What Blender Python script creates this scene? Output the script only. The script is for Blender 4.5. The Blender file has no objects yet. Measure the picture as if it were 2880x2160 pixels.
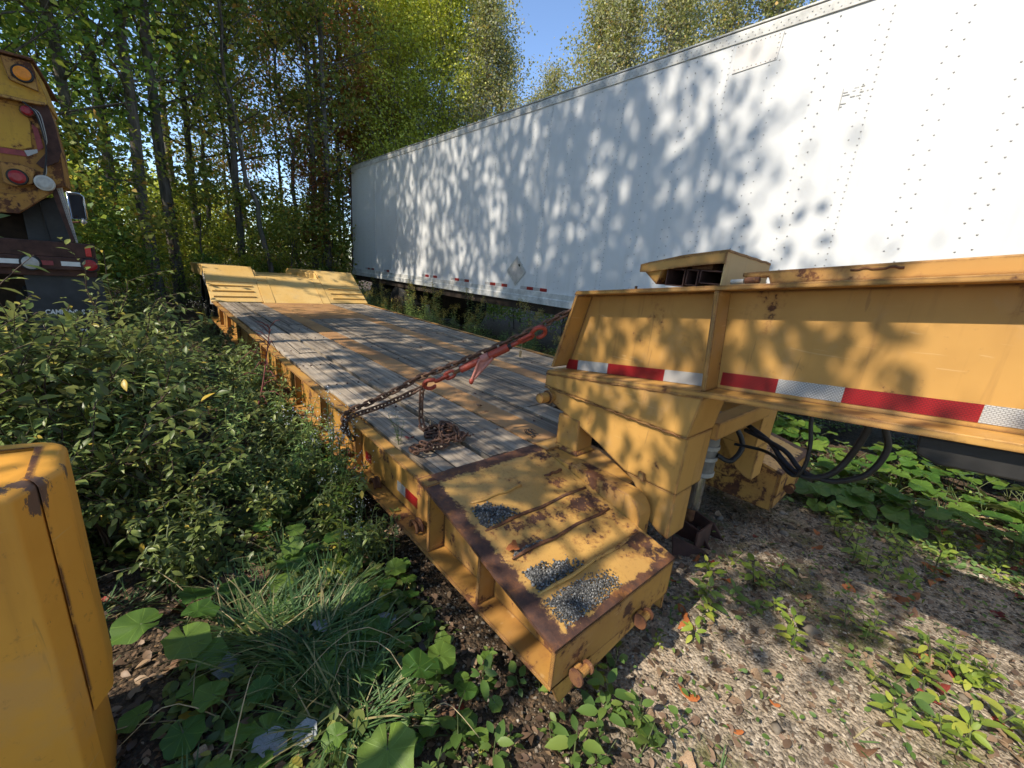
import bpy, math, random
import numpy as np
from mathutils import Vector, Matrix
R = np.random.RandomState(7)
random.seed(7)
S = bpy.context.scene
COL = S.collection

# ------------------------------------------------------------------ camera, world, sun, exposure
cam = bpy.data.objects.new('camera', bpy.data.cameras.new('camera'))
COL.objects.link(cam)
_yaw, _pit, _rol = 0.734, 0.267, 0.084
_f = Vector((math.sin(_yaw) * math.cos(_pit), math.cos(_yaw) * math.cos(_pit), -math.sin(_pit)))
_r0 = Vector((math.cos(_yaw), -math.sin(_yaw), 0)); _u0 = _r0.cross(_f)
_r = math.cos(_rol) * _r0 + math.sin(_rol) * _u0
_u = -math.sin(_rol) * _r0 + math.cos(_rol) * _u0
cam.matrix_world = Matrix(((_r.x, _u.x, -_f.x, -2.064), (_r.y, _u.y, -_f.y, -1.318), (_r.z, _u.z, -_f.z, 1.599), (0, 0, 0, 1)))
cam.data.sensor_width = 36.0
cam.data.lens = 36.0 * 1150 / 2880
cam.data.clip_start = 0.05
cam.data.clip_end = 900
S.camera = cam

TOSUN = Vector((-1.0, 0.07, 0.97)).normalized()
W = bpy.data.worlds.new('World'); S.world = W; W.use_nodes = True
wt = W.node_tree
bg = wt.nodes['Background']
sky = wt.nodes.new('ShaderNodeTexSky'); sky.sky_type = 'NISHITA'; sky.sun_disc = False
sky.sun_elevation = math.asin(TOSUN.z)
sky.sun_rotation = math.atan2(TOSUN.x, TOSUN.y)
sky.altitude = 1200; sky.air_density = 0.9; sky.dust_density = 0.2; sky.ozone_density = 2.5
wt.links.new(sky.outputs[0], bg.inputs[0]); bg.inputs[1].default_value = 0.14
sun = bpy.data.objects.new('sun', bpy.data.lights.new('sun', 'SUN')); COL.objects.link(sun)
sun.data.energy = 3.0; sun.data.angle = math.radians(0.53); sun.data.color = (1.0, 0.91, 0.77)
sun.rotation_euler = (-TOSUN).to_track_quat('-Z', 'Y').to_euler()
sun.location = (-6, 0, 12)
S.view_settings.view_transform = 'Standard'; S.view_settings.look = 'None'
S.view_settings.exposure = 1.12; S.view_settings.gamma = 1.0
S.view_settings.use_curve_mapping = False
S.render.engine = 'CYCLES'
cy = S.cycles
cy.use_denoising = True
cy.max_bounces = 6; cy.diffuse_bounces = 4; cy.glossy_bounces = 3; cy.transmission_bounces = 4; cy.transparent_max_bounces = 4
cy.sample_clamp_indirect = 6.0
cy.use_adaptive_sampling = True; cy.adaptive_threshold = 0.015

# ------------------------------------------------------------------ node helpers
def newmat(name):
    m = bpy.data.materials.new(name); m.use_nodes = True
    t = m.node_tree; t.nodes.clear()
    return m, t
def nd(t, typ, ins=None, **props):
    n = t.nodes.new(typ)
    for k, v in props.items(): setattr(n, k, v)
    for k, v in (ins or {}).items():
        s = n.inputs[k]
        if isinstance(v, bpy.types.NodeSocket): t.links.new(v, s)
        else: s.default_value = v
    return n
def mth(t, op, a, b=0.0, clamp=False):
    return nd(t, 'ShaderNodeMath', {0: a, 1: b}, operation=op, use_clamp=clamp).outputs[0]
def noise(t, vec, scale, detail=4, rough=0.6, dist=0.0):
    return nd(t, 'ShaderNodeTexNoise', {'Vector': vec, 'Scale': scale, 'Detail': detail, 'Roughness': rough, 'Distortion': dist}).outputs['Fac']
def ss(t, x, lo, hi):
    return nd(t, 'ShaderNodeMapRange', {0: x, 1: lo, 2: hi, 3: 0.0, 4: 1.0}, interpolation_type='SMOOTHSTEP').outputs[0]
def mix(t, f, a, b):
    n = nd(t, 'ShaderNodeMix', {0: f}, data_type='RGBA')
    for i, v in ((6, a), (7, b)):
        if isinstance(v, bpy.types.NodeSocket): t.links.new(v, n.inputs[i])
        else: n.inputs[i].default_value = (*v[:3], 1)
    return n.outputs[2]
def mixf(t, f, a, b):
    return nd(t, 'ShaderNodeMix', {0: f, 2: a, 3: b}, data_type='FLOAT').outputs[0]
def ramp(t, f, stops):
    n = nd(t, 'ShaderNodeValToRGB', {0: f}); e = n.color_ramp.elements
    while len(e) < len(stops): e.new(0.5)
    for i, (p, c) in enumerate(stops): e[i].position = p; e[i].color = (*c, 1)
    return n.outputs[0]
def objco(t, scale=(1, 1, 1), rnd=True):
    tc = nd(t, 'ShaderNodeTexCoord').outputs['Object']
    v = tc
    if rnd:
        oi = nd(t, 'ShaderNodeObjectInfo').outputs['Random']
        off = mth(t, 'MULTIPLY', oi, 37.0)
        c = nd(t, 'ShaderNodeCombineXYZ', {0: off, 1: off, 2: off}).outputs[0]
        v = nd(t, 'ShaderNodeVectorMath', {0: tc, 1: c}, operation='ADD').outputs[0]
    if scale != (1, 1, 1):
        v = nd(t, 'ShaderNodeVectorMath', {0: v, 1: scale}, operation='MULTIPLY').outputs[0]
    return v
def posxyz(t):
    p = nd(t, 'ShaderNodeNewGeometry').outputs['Position']
    s = nd(t, 'ShaderNodeSeparateXYZ', {0: p})
    return p, s.outputs[0], s.outputs[1], s.outputs[2]
def out(t, shader):
    nd(t, 'ShaderNodeOutputMaterial', {0: shader})
def principled(t, col, rough=0.5, metal=0.0, bump=None, bstr=0.3, bdist=0.01, spec=0.5, **kw):
    p = nd(t, 'ShaderNodeBsdfPrincipled', {'Base Color': col if isinstance(col, bpy.types.NodeSocket) else (*col, 1), 'Roughness': rough, 'Metallic': metal, 'Specular IOR Level': spec})
    for k, v in kw.items():
        p.inputs[k.replace('_', ' ')].default_value = v
    if bump is not None:
        b = nd(t, 'ShaderNodeBump', {'Height': bump, 'Strength': bstr, 'Distance': bdist})
        t.links.new(b.outputs[0], p.inputs['Normal'])
    return p.outputs[0]
def edge_mask(t, rad=0.012):
    bv = nd(t, 'ShaderNodeBevel', {'Radius': rad}, samples=4).outputs[0]
    g = nd(t, 'ShaderNodeNewGeometry').outputs['Normal']
    d = nd(t, 'ShaderNodeVectorMath', {0: bv, 1: g}, operation='DOT_PRODUCT').outputs['Value']
    return ss(t, d, 0.995, 0.86)
RUSTD, RUSTM, RUSTO = (0.045, 0.022, 0.018), (0.105, 0.042, 0.020), (0.30, 0.105, 0.025)
def rustcol(t, v):
    n = noise(t, v, 14, 6, 0.7)
    return ramp(t, n, [(0.30, RUSTD), (0.50, RUSTM), (0.66, (0.19, 0.075, 0.028)), (0.80, RUSTO)])
def steel(name, base, base2, thr=0.66, edge=0.5, streak=0.35, rough=0.42, bump=0.15, erad=0.012):
    m, t = newmat(name); v = objco(t)
    lo = noise(t, v, 1.7, 5, 0.6); fi = noise(t, v, 30, 5, 0.7); md = noise(t, v, 6.5, 7, 0.68)
    vs = objco(t, (22, 22, 1.6)); st = noise(t, vs, 1.0, 4, 0.6)
    paint = mix(t, ss(t, lo, 0.35, 0.68), base, base2)
    paint = mix(t, mth(t, 'MULTIPLY', ss(t, st, 0.55, 0.75), streak), paint, (base[0] * 0.55, base[1] * 0.5, base[2] * 0.55))
    paint = mix(t, mth(t, 'MULTIPLY', ss(t, fi, 0.62, 0.72), 0.35), paint, (0.20, 0.10, 0.04))
    sc = noise(t, objco(t, (7, 5, 70)), 1.0, 3, 0.5, 0.8); sc2 = noise(t, objco(t, (60, 45, 4)), 1.0, 3, 0.5, 0.8)
    paint = mix(t, mth(t, 'MULTIPLY', ss(t, sc, 0.68, 0.72), 0.30), paint, (0.62, 0.44, 0.22))
    paint = mix(t, mth(t, 'MULTIPLY', ss(t, sc2, 0.67, 0.72), 0.40), paint, (0.22, 0.11, 0.04))
    paint = mix(t, mth(t, 'MULTIPLY', ss(t, noise(t, v, 3.1, 6, 0.7), 0.52, 0.68), 0.30), paint, tuple(q * .55 + .12 for q in base))
    k = mth(t, 'ADD', mth(t, 'MULTIPLY', md, 0.72), mth(t, 'MULTIPLY', fi, 0.28))
    if edge > 0:
        k = mth(t, 'ADD', k, mth(t, 'MULTIPLY', edge_mask(t, erad), edge * 0.22))
    rm = ss(t, k, thr - 0.015, thr + 0.03)
    halo = ss(t, k, thr - 0.07, thr)
    paint = mix(t, mth(t, 'MULTIPLY', halo, 0.45), paint, (0.30, 0.14, 0.04))
    col = mix(t, rm, paint, rustcol(t, v))
    rg = mixf(t, rm, mth(t, 'ADD', rough, mth(t, 'MULTIPLY', lo, 0.2)), 0.88)
    hb = mth(t, 'ADD', mth(t, 'MULTIPLY', rm, -0.5), mth(t, 'ADD', mth(t, 'MULTIPLY', fi, 0.35), mth(t, 'MULTIPLY', md, 0.5)))
    out(t, principled(t, col, rg, 0.0, hb, bump, 0.004, 0.4))
    return m
def plain(name, col, rough=0.6, metal=0.0, var=0.25, scale=9, bump=0.1, dark=None):
    m, t = newmat(name); v = objco(t)
    n = noise(t, v, scale, 6, 0.65)
    d = dark or tuple(c * (1 - var * 1.6) for c in col)
    c = ramp(t, n, [(0.3, d), (0.62, col), (0.85, tuple(min(1, q * (1 + var * .6)) for q in col))])
    out(t, principled(t, c, rough, metal, n, bump, 0.004))
    return m

M = {}
YEL, YEL2 = (0.50, 0.270, 0.068), (0.42, 0.215, 0.052)
M['yellow'] = steel('yellow_paint', YEL, YEL2, 0.605, 0.9, 0.35, 0.45, 0.15, 0.02)
M['yellow_clean'] = steel('yellow_paint_smooth', YEL, (0.395, 0.206, 0.050), 0.62, 1.0, 0.6, 0.5, 0.10, 0.02)
M['side'] = steel('grime_and_shade_paint', (0.45, 0.235, 0.048), (0.34, 0.17, 0.042), 0.57, 0.9, 0.6, 0.55, 0.2, 0.02)
M['yellow_pale'] = steel('faded_yellow_paint', (0.66, 0.44, 0.16), (0.60, 0.36, 0.10), 0.69, 0.4, 0.35, 0.55)
M['yellow_skylit'] = steel('skylight_tinted_yellow_paint', (0.56, 0.40, 0.20), (0.52, 0.34, 0.14), 0.69, 0.5, 0.30, 0.6)  # tan tone paints sky and bounce light onto the box side plate
M['yellow_worn'] = steel('worn_yellow_paint', (0.50, 0.27, 0.06), (0.40, 0.20, 0.05), 0.525, 0.9, 0.55, 0.55, 0.3)
M['strip'] = steel('rubbed_rusty_strip', (0.42, 0.225, 0.085), (0.30, 0.155, 0.065), 0.61, 0.4, 0.35, 0.55, 0.15)
M['amber'] = steel('amber_machine_paint', (0.72, 0.34, 0.05), (0.64, 0.285, 0.036), 0.64, 0.95, 0.25, 0.42, 0.1, 0.012)
M['truck_yellow'] = steel('truck_yellow_paint', (0.58, 0.33, 0.035), (0.48, 0.25, 0.035), 0.60, 0.7, 0.5, 0.5)
M['truck_rusty'] = steel('rusted_truck_paint', (0.46, 0.24, 0.035), (0.30, 0.14, 0.035), 0.535, 0.8, 0.8, 0.6, 0.2, 0.02)
M['rust'] = steel('rusty_steel', (0.12, 0.05, 0.03), (0.075, 0.032, 0.022), 0.5, 0.2, 0.5, 0.85, 0.3)
M['rust_brown'] = plain('dark_rust_and_shade', (0.085, 0.038, 0.028), 0.85, 0, 0.4, 12, 0.3)
M['underside'] = plain('dirt_and_shade_underframe', (0.04, 0.025, 0.015), 0.9, 0, 0.4, 9, 0.2)
M['chain'] = plain('rusty_chain_steel', (0.17, 0.085, 0.05), 0.72, 0.2, 0.5, 60, 0.35, (0.05, 0.024, 0.016))
M['orange'] = plain('orange_red_binder_paint', (0.42, 0.060, 0.030), 0.5, 0, 0.3, 25, 0.15)
M['pink'] = plain('faded_red_lever_paint', (0.52, 0.19, 0.14), 0.5, 0, 0.3, 25, 0.15)
M['black'] = plain('black_rubber', (0.018, 0.018, 0.02), 0.55, 0, 0.4, 20, 0.1)
M['blackmetal'] = plain('black_dull_metal', (0.02, 0.018, 0.016), 0.6, 0, 0.4, 12, 0.1)
M['chrome'] = plain('bright_steel', (0.62, 0.62, 0.60), 0.22, 0.95, 0.15, 8, 0.02)
M['white'] = None
M['redlens'] = plain('red_lamp_lens', (0.36, 0.012, 0.02), 0.25, 0, 0.15, 40, 0.02)
M['redplate'] = plain('bright_red_reflector', (0.62, 0.02, 0.02), 0.3, 0, 0.15, 90, 0.1)
M['amberlens'] = plain('amber_lamp_lens', (0.85, 0.27, 0.01), 0.25, 0, 0.12, 60, 0.05)
M['clearlens'] = plain('clear_lamp_lens', (0.46, 0.45, 0.42), 0.2, 0, 0.2, 30, 0.05)
M['darkpanel'] = plain('dark_dusty_panel', (0.035, 0.037, 0.045), 0.5, 0, 0.4, 6, 0.05)
M['lettering'] = plain('white_lettering', (0.75, 0.75, 0.73), 0.6, 0, 0.1, 20, 0.0)
M['grime'] = plain('faded_grey_adhesive', (0.40, 0.39, 0.36), 0.7, 0, 0.2, 60, 0.0)

def _van_mat():
    m, t = newmat('white_van_skin'); v = objco(t, (1, 1, 1), False); p, x, y, z = posxyz(t)
    n = noise(t, v, 1.3, 5, 0.6); f = noise(t, v, 40, 3, 0.6)
    vs = objco(t, (1, 9, 0.7), False); st = noise(t, vs, 1.0, 5, 0.6)
    low = ss(t, z, 1.9, 1.2)
    d = mth(t, 'MULTIPLY', ss(t, st, 0.48, 0.75), mth(t, 'ADD', 0.17, mth(t, 'MULTIPLY', low, 0.5)))
    c = mix(t, ss(t, n, 0.3, 0.7), (0.63, 0.63, 0.62), (0.60, 0.60, 0.59))
    c = mix(t, d, c, (0.46, 0.45, 0.41))
    wv = noise(t, objco(t, (1, 1.0, 1.0), False), 1.1, 3, 0.5)
    out(t, principled(t, c, 0.42, 0, wv, 0.45, 0.02, 0.4))
    return m
M['white'] = _van_mat()
M['rail'] = plain('grey_aluminium_rail', (0.55, 0.54, 0.50), 0.5, 0.3, 0.25, 14, 0.08)
M['vangrey'] = plain('weathered_white_rail', (0.62, 0.61, 0.57), 0.55, 0.0, 0.28, 7, 0.08)

def _tape(name, col, dark):
    m, t = newmat(name); v = objco(t, (1, 1, 1), False)
    s = nd(t, 'ShaderNodeSeparateXYZ', {0: v})
    c2 = nd(t, 'ShaderNodeCombineXYZ', {0: s.outputs[1], 1: s.outputs[2], 2: 0.0}).outputs[0]
    b = nd(t, 'ShaderNodeTexBrick', {'Vector': c2, 'Scale': 1.0, 'Mortar Size': 0.0012, 'Brick Width': 0.0095, 'Row Height': 0.0052, 'Color1': (*col, 1), 'Color2': (*[q * .93 for q in col], 1), 'Mortar': (*dark, 1)}).outputs[0]
    n = noise(t, v, 12, 4, 0.6)
    c = mix(t, mth(t, 'MULTIPLY', ss(t, n, 0.5, 0.75), 0.4), b, tuple(q * .6 for q in col))
    out(t, principled(t, c, 0.32, 0, None))
    return m
M['tape_red'] = _tape('red_reflective_tape', (0.34, 0.010, 0.014), (0.17, 0.008, 0.010))
M['tape_white'] = _tape('silver_reflective_tape', (0.55, 0.54, 0.52), (0.25, 0.24, 0.23))

def _wood():
    m, t = newmat('weathered_grey_plank')
    v = objco(t, (1, 1, 1)); vg = objco(t, (30, 1.0, 30)); vf = objco(t, (95, 4, 95))
    g = noise(t, vg, 1.0, 6, 0.65, 0.4); f = noise(t, vf, 1.0, 5, 0.7); lo = noise(t, v, 1.6, 4, 0.6); bl = noise(t, v, 7, 5, 0.65)
    oi = nd(t, 'ShaderNodeObjectInfo').outputs['Random']
    c = ramp(t, g, [(0.28, (0.085, 0.062, 0.043)), (0.44, (0.235, 0.188, 0.138)), (0.60, (0.385, 0.318, 0.240)), (0.78, (0.51, 0.43, 0.335))])
    c = mix(t, mth(t, 'MULTIPLY', ss(t, f, 0.46, 0.34), 0.55), c, (0.05, 0.043, 0.037))
    c = mix(t, mth(t, 'MULTIPLY', ss(t, bl, 0.56, 0.72), 0.5), c, (0.14, 0.125, 0.110))
    c = mix(t, mth(t, 'MULTIPLY', ss(t, lo, 0.5, 0.72), 0.4), c, (0.24, 0.185, 0.135))
    tone = mth(t, 'ADD', 0.70, mth(t, 'MULTIPLY', oi, 0.52))
    c = nd(t, 'ShaderNodeVectorMath', {0: c, 1: nd(t, 'ShaderNodeCombineXYZ', {0: tone, 1: tone, 2: tone}).outputs[0]}, operation='MULTIPLY').outputs[0]
    cr = ss(t, noise(t, objco(t, (30, 0.55, 30)), 1.0, 3, 0.5, 0.6), 0.36, 0.325)
    c = mix(t, mth(t, 'MULTIPLY', cr, 0.85), c, (0.02, 0.017, 0.014))
    vo = nd(t, 'ShaderNodeTexVoronoi', {'Vector': objco(t, (9, 2.2, 9)), 'Scale': 1.0}, feature='F1').outputs['Distance']
    kn = ss(t, vo, 0.10, 0.05)
    c = mix(t, mth(t, 'MULTIPLY', kn, 0.8), c, (0.055, 0.038, 0.028))
    h = mth(t, 'ADD', mth(t, 'MULTIPLY', g, 0.6), mth(t, 'ADD', mth(t, 'MULTIPLY', f, 0.5), mth(t, 'MULTIPLY', cr, -0.9)))
    out(t, principled(t, c, 0.82, 0, h, 0.6, 0.006, 0.25))
    return m
M['wood'] = _wood()

def _wing():
    m, t = newmat('rust_edged_wing_paint'); p, x, y, z = posxyz(t)
    md = noise(t, p, 7, 8, 0.7); fi = noise(t, p, 34, 6, 0.72); sc = noise(t, p, 90, 4, 0.7)
    ax = mth(t, 'ABSOLUTE', x)
    jit = mth(t, 'MULTIPLY', mth(t, 'SUBTRACT', fi, 0.5), 0.10)
    jit = mth(t, 'ADD', jit, mth(t, 'MULTIPLY', mth(t, 'SUBTRACT', md, 0.5), 0.06))
    b1 = ss(t, mth(t, 'ADD', ax, jit), 1.222, 1.240)
    b2 = ss(t, mth(t, 'ADD', y, jit), 0.000, 0.018)
    b3 = ss(t, mth(t, 'SUBTRACT', mth(t, 'MULTIPLY', y, -1.0), mth(t, 'MULTIPLY', jit, -1.0)), 0.712, 0.728)
    def blob(cx, cyy, rx, ry):
        dx = mth(t, 'DIVIDE', mth(t, 'SUBTRACT', x, cx), rx); dy = mth(t, 'DIVIDE', mth(t, 'SUBTRACT', y, cyy), ry)
        return mth(t, 'SUBTRACT', 1.0, mth(t, 'SQRT', mth(t, 'ADD', mth(t, 'MULTIPLY', dx, dx), mth(t, 'MULTIPLY', dy, dy))), True)
    bl = None
    for a in [(-0.78, -0.36, 0.28, 0.08), (-0.72, -0.20, 0.16, 0.06), (-0.68, -0.62, 0.2, 0.09), (-1.0, -0.33, 0.3, 0.05), (-0.66, -0.40, 0.1, 0.25), (-0.66, -0.70, 0.14, 0.10), (-1.13, -0.42, 0.13, 0.05), (-0.80, -0.50, 0.16, 0.08), (-0.66, -0.02, 0.12, 0.10), (0.9, -0.6, 0.3, 0.2)]:
        q = blob(*a); bl = q if bl is None else mth(t, 'MAXIMUM', bl, q)
    k = mth(t, 'ADD', mth(t, 'ADD', mth(t, 'MULTIPLY', md, 0.45), mth(t, 'MULTIPLY', fi, 0.55)), mth(t, 'MULTIPLY', bl, 0.15))
    sp = ss(t, k, 0.600, 0.640)
    rm = mth(t, 'MAXIMUM', mth(t, 'MAXIMUM', b1, b2), mth(t, 'MAXIMUM', b3, sp))
    pn = noise(t, p, 2.5, 5, 0.6)
    paint = mix(t, ss(t, pn, 0.35, 0.65), (0.56, 0.32, 0.085), (0.46, 0.26, 0.075))
    paint = mix(t, mth(t, 'MULTIPLY', ss(t, sc, 0.55, 0.7), 0.5), paint, (0.26, 0.13, 0.04))
    paint = mix(t, mth(t, 'MULTIPLY', ss(t, k, 0.53, 0.60), 0.5), paint, (0.30, 0.13, 0.035))
    rc = noise(t, p, 9, 7, 0.72)
    rust = ramp(t, rc, [(0.34, (0.042, 0.022, 0.018)), (0.47, (0.085, 0.040, 0.026)), (0.57, (0.15, 0.062, 0.028)), (0.66, (0.36, 0.14, 0.035))])
    c = mix(t, rm, paint, rust)
    h = mth(t, 'ADD', mth(t, 'MULTIPLY', rm, -0.6), mth(t, 'ADD', mth(t, 'MULTIPLY', fi, 0.5), mth(t, 'MULTIPLY', sc, 0.3)))
    out(t, principled(t, c, mixf(t, rm, 0.5, 0.72), 0, h, 0.45, 0.005, 0.4))
    return m
M['wing'] = _wing()

def leafmat(name, pal, trans=0.45, back=None, rough=0.5, vein=False, spots=0.0):
    """pal: list of (pos,col) on a per-leaf random number."""
    m, t = newmat(name)
    g = nd(t, 'ShaderNodeNewGeometry')
    r = g.outputs['Random Per Island']
    oi = nd(t, 'ShaderNodeObjectInfo').outputs['Random']
    k = mth(t, 'FRACT', mth(t, 'ADD', r, mth(t, 'MULTIPLY', oi, 0.73)))
    c = ramp(t, k, pal)
    v = objco(t, (1, 1, 1))
    n = noise(t, v, 60 if vein else 5.0, 3, 0.6)
    c = mix(t, mth(t, 'MULTIPLY', ss(t, n, 0.5, 0.75), 0.30), c, tuple(q * 0.5 for q in pal[0][1]))
    h = n
    if vein:
        tc = nd(t, 'ShaderNodeSeparateXYZ', {0: nd(t, 'ShaderNodeTexCoord').outputs['Object']})
        an = mth(t, 'ARCTAN2', tc.outputs[1], tc.outputs[0])
        s = mth(t, 'ABSOLUTE', mth(t, 'SINE', mth(t, 'MULTIPLY', an, 4.5)))
        vm = ss(t, s, 0.14, 0.03)
        c = mix(t, mth(t, 'MULTIPLY', vm, 0.35), c, tuple(min(1, q * 2.2) for q in pal[-1][1]))
        h = mth(t, 'ADD', n, mth(t, 'MULTIPLY', vm, -1.0))
        if spots:
            vv = nd(t, 'ShaderNodeTexVoronoi', {'Vector': v, 'Scale': 55.0}).outputs['Distance']
            c = mix(t, mth(t, 'MULTIPLY', ss(t, vv, 0.22, 0.12), mth(t, 'MULTIPLY', ss(t, oi, 0.45, 0.9), spots)), c, (0.06, 0.05, 0.015))
    if back:
        c = mix(t, g.outputs['Backfacing'], c, back)
    p = principled(t, c, rough, 0, h if vein else None, 0.25, 0.003, 0.35)
    tr = nd(t, 'ShaderNodeBsdfTranslucent', {'Color': mix(t, 0.5, c, (0.30, 0.32, 0.02))}).outputs[0]
    sh = nd(t, 'ShaderNodeMixShader', {0: trans, 1: p, 2: tr}).outputs[0]
    out(t, sh)
    return m
M['leaf_dark'] = leafmat('dark_maple_leaf', [(0.0, (0.089, 0.181, 0.047)), (0.45, (0.162, 0.304, 0.065)), (0.8, (0.304, 0.466, 0.089)), (1.0, (0.526, 0.526, 0.102))], 0.54)
M['leaf_olive'] = leafmat('olive_leaf', [(0.0, (0.142, 0.210, 0.050)), (0.5, (0.281, 0.352, 0.079)), (0.85, (0.533, 0.478, 0.100)), (1.0, (0.703, 0.337, 0.084))], 0.54)
M['leaf_yellow'] = leafmat('yellow_green_birch_leaf', [(0.0, (0.299, 0.389, 0.059)), (0.4, (0.600, 0.627, 0.083)), (0.8, (0.800, 0.800, 0.105)), (1.0, (0.800, 0.800, 0.180))], 0.40)
M['leaf_grey'] = leafmat('pale_poplar_leaf', [(0.0, (0.286, 0.332, 0.109)), (0.5, (0.529, 0.529, 0.200)), (0.85, (0.795, 0.705, 0.309)), (1.0, (0.800, 0.486, 0.154))], 0.36, (0.34, 0.34, 0.22))
M['leaf_red'] = leafmat('red_maple_leaf', [(0.0, (0.218, 0.156, 0.047)), (0.35, (0.374, 0.118, 0.055)), (0.7, (0.562, 0.133, 0.109)), (1.0, (0.593, 0.312, 0.078))], 0.54)
M['leaf_willow'] = leafmat('grey_green_willow_leaf', [(0.0, (0.092, 0.131, 0.040)), (0.4, (0.163, 0.223, 0.062)), (0.8, (0.270, 0.332, 0.092)), (0.93, (0.371, 0.401, 0.108)), (1.0, (0.711, 0.494, 0.077))], 0.42, (0.17, 0.205, 0.14), 0.38)
M['leaf_colt'] = leafmat('coltsfoot_leaf', [(0.0, (0.056, 0.138, 0.027)), (0.5, (0.094, 0.194, 0.035)), (1.0, (0.163, 0.250, 0.044))], 0.38, (0.17, 0.22, 0.12), 0.45, True, 0.7)
M['leaf_colt_white'] = plain('white_felted_leaf_underside', (0.33, 0.345, 0.34), 0.8, 0, 0.2, 30, 0.3)
M['leaf_weed'] = leafmat('goldenrod_leaf', [(0.0, (0.095, 0.175, 0.058)), (0.5, (0.187, 0.309, 0.095)), (1.0, (0.402, 0.509, 0.149))], 0.34)
M['leaf_lime'] = leafmat('yellow_green_seedling_leaf', [(0.0, (0.149, 0.230, 0.034)), (0.5, (0.253, 0.333, 0.046)), (1.0, (0.414, 0.437, 0.069))], 0.34)
M['leaf_small'] = leafmat('small_green_leaf', [(0.0, (0.065, 0.130, 0.033)), (0.5, (0.117, 0.208, 0.046)), (1.0, (0.221, 0.299, 0.065))], 0.34)
M['grass'] = leafmat('long_grass_blade', [(0.0, (0.049, 0.105, 0.039)), (0.45, (0.084, 0.168, 0.056)), (0.8, (0.140, 0.224, 0.070)), (1.0, (0.504, 0.392, 0.196))], 0.30)
M['straw'] = plain('dry_straw_stalk', (0.46, 0.35, 0.19), 0.7, 0, 0.3, 20, 0.1)
M['golden'] = leafmat('goldenrod_flower', [(0.0, (0.26, 0.20, 0.04)), (0.6, (0.42, 0.32, 0.05)), (1.0, (0.30, 0.25, 0.14))], 0.25)
M['aster'] = leafmat('white_aster_flower', [(0.0, (0.55, 0.55, 0.50)), (0.85, (0.68, 0.68, 0.62)), (1.0, (0.45, 0.42, 0.60))], 0.2)
M['dried_red'] = plain('dried_red_stalk', (0.20, 0.055, 0.045), 0.8, 0, 0.4, 30, 0.1)
M['twig'] = plain('brown_twig', (0.09, 0.055, 0.035), 0.8, 0, 0.4, 20, 0.2)
M['stem_green'] = plain('green_stem', (0.12, 0.15, 0.05), 0.6, 0, 0.3, 20, 0.1)
FALLEN = {'orange': (0.50, 0.15, 0.035), 'brown': (0.22, 0.11, 0.055), 'red': (0.30, 0.045, 0.028), 'tan': (0.46, 0.30, 0.17)}
for k_, c_ in FALLEN.items(): M['fall_' + k_] = plain('fallen_leaf_' + k_, c_, 0.65, 0, 0.45, 35, 0.3)

def barkmat(name, c1, c2, pale=0.0):
    m, t = newmat(name)
    v = objco(t, (14, 14, 2.2)); n = noise(t, v, 1.0, 6, 0.7); v2 = objco(t, (3, 3, 1)); l = noise(t, v2, 1.0, 4, 0.6)
    c = ramp(t, n, [(0.32, tuple(q * .35 for q in c1)), (0.5, c1), (0.7, c2)])
    c = mix(t, mth(t, 'MULTIPLY', ss(t, l, 0.5, 0.65), 0.6), c, (0.09, 0.10, 0.07))
    if pale:
        vb = objco(t, (2, 2, 16)); b = noise(t, vb, 1.0, 4, 0.6)
        c = mix(t, mth(t, 'MULTIPLY', ss(t, b, 0.58, 0.66), 0.8), c, (0.04, 0.035, 0.03))
    out(t, principled(t, c, 0.9, 0, n, 0.9, 0.03, 0.2))
    return m
M['bark'] = barkmat('dark_grey_bark', (0.13, 0.11, 0.088), (0.23, 0.205, 0.17))
M['bark_pale'] = barkmat('pale_birch_bark', (0.32, 0.29, 0.24), (0.44, 0.41, 0.35), 1.0)

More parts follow.
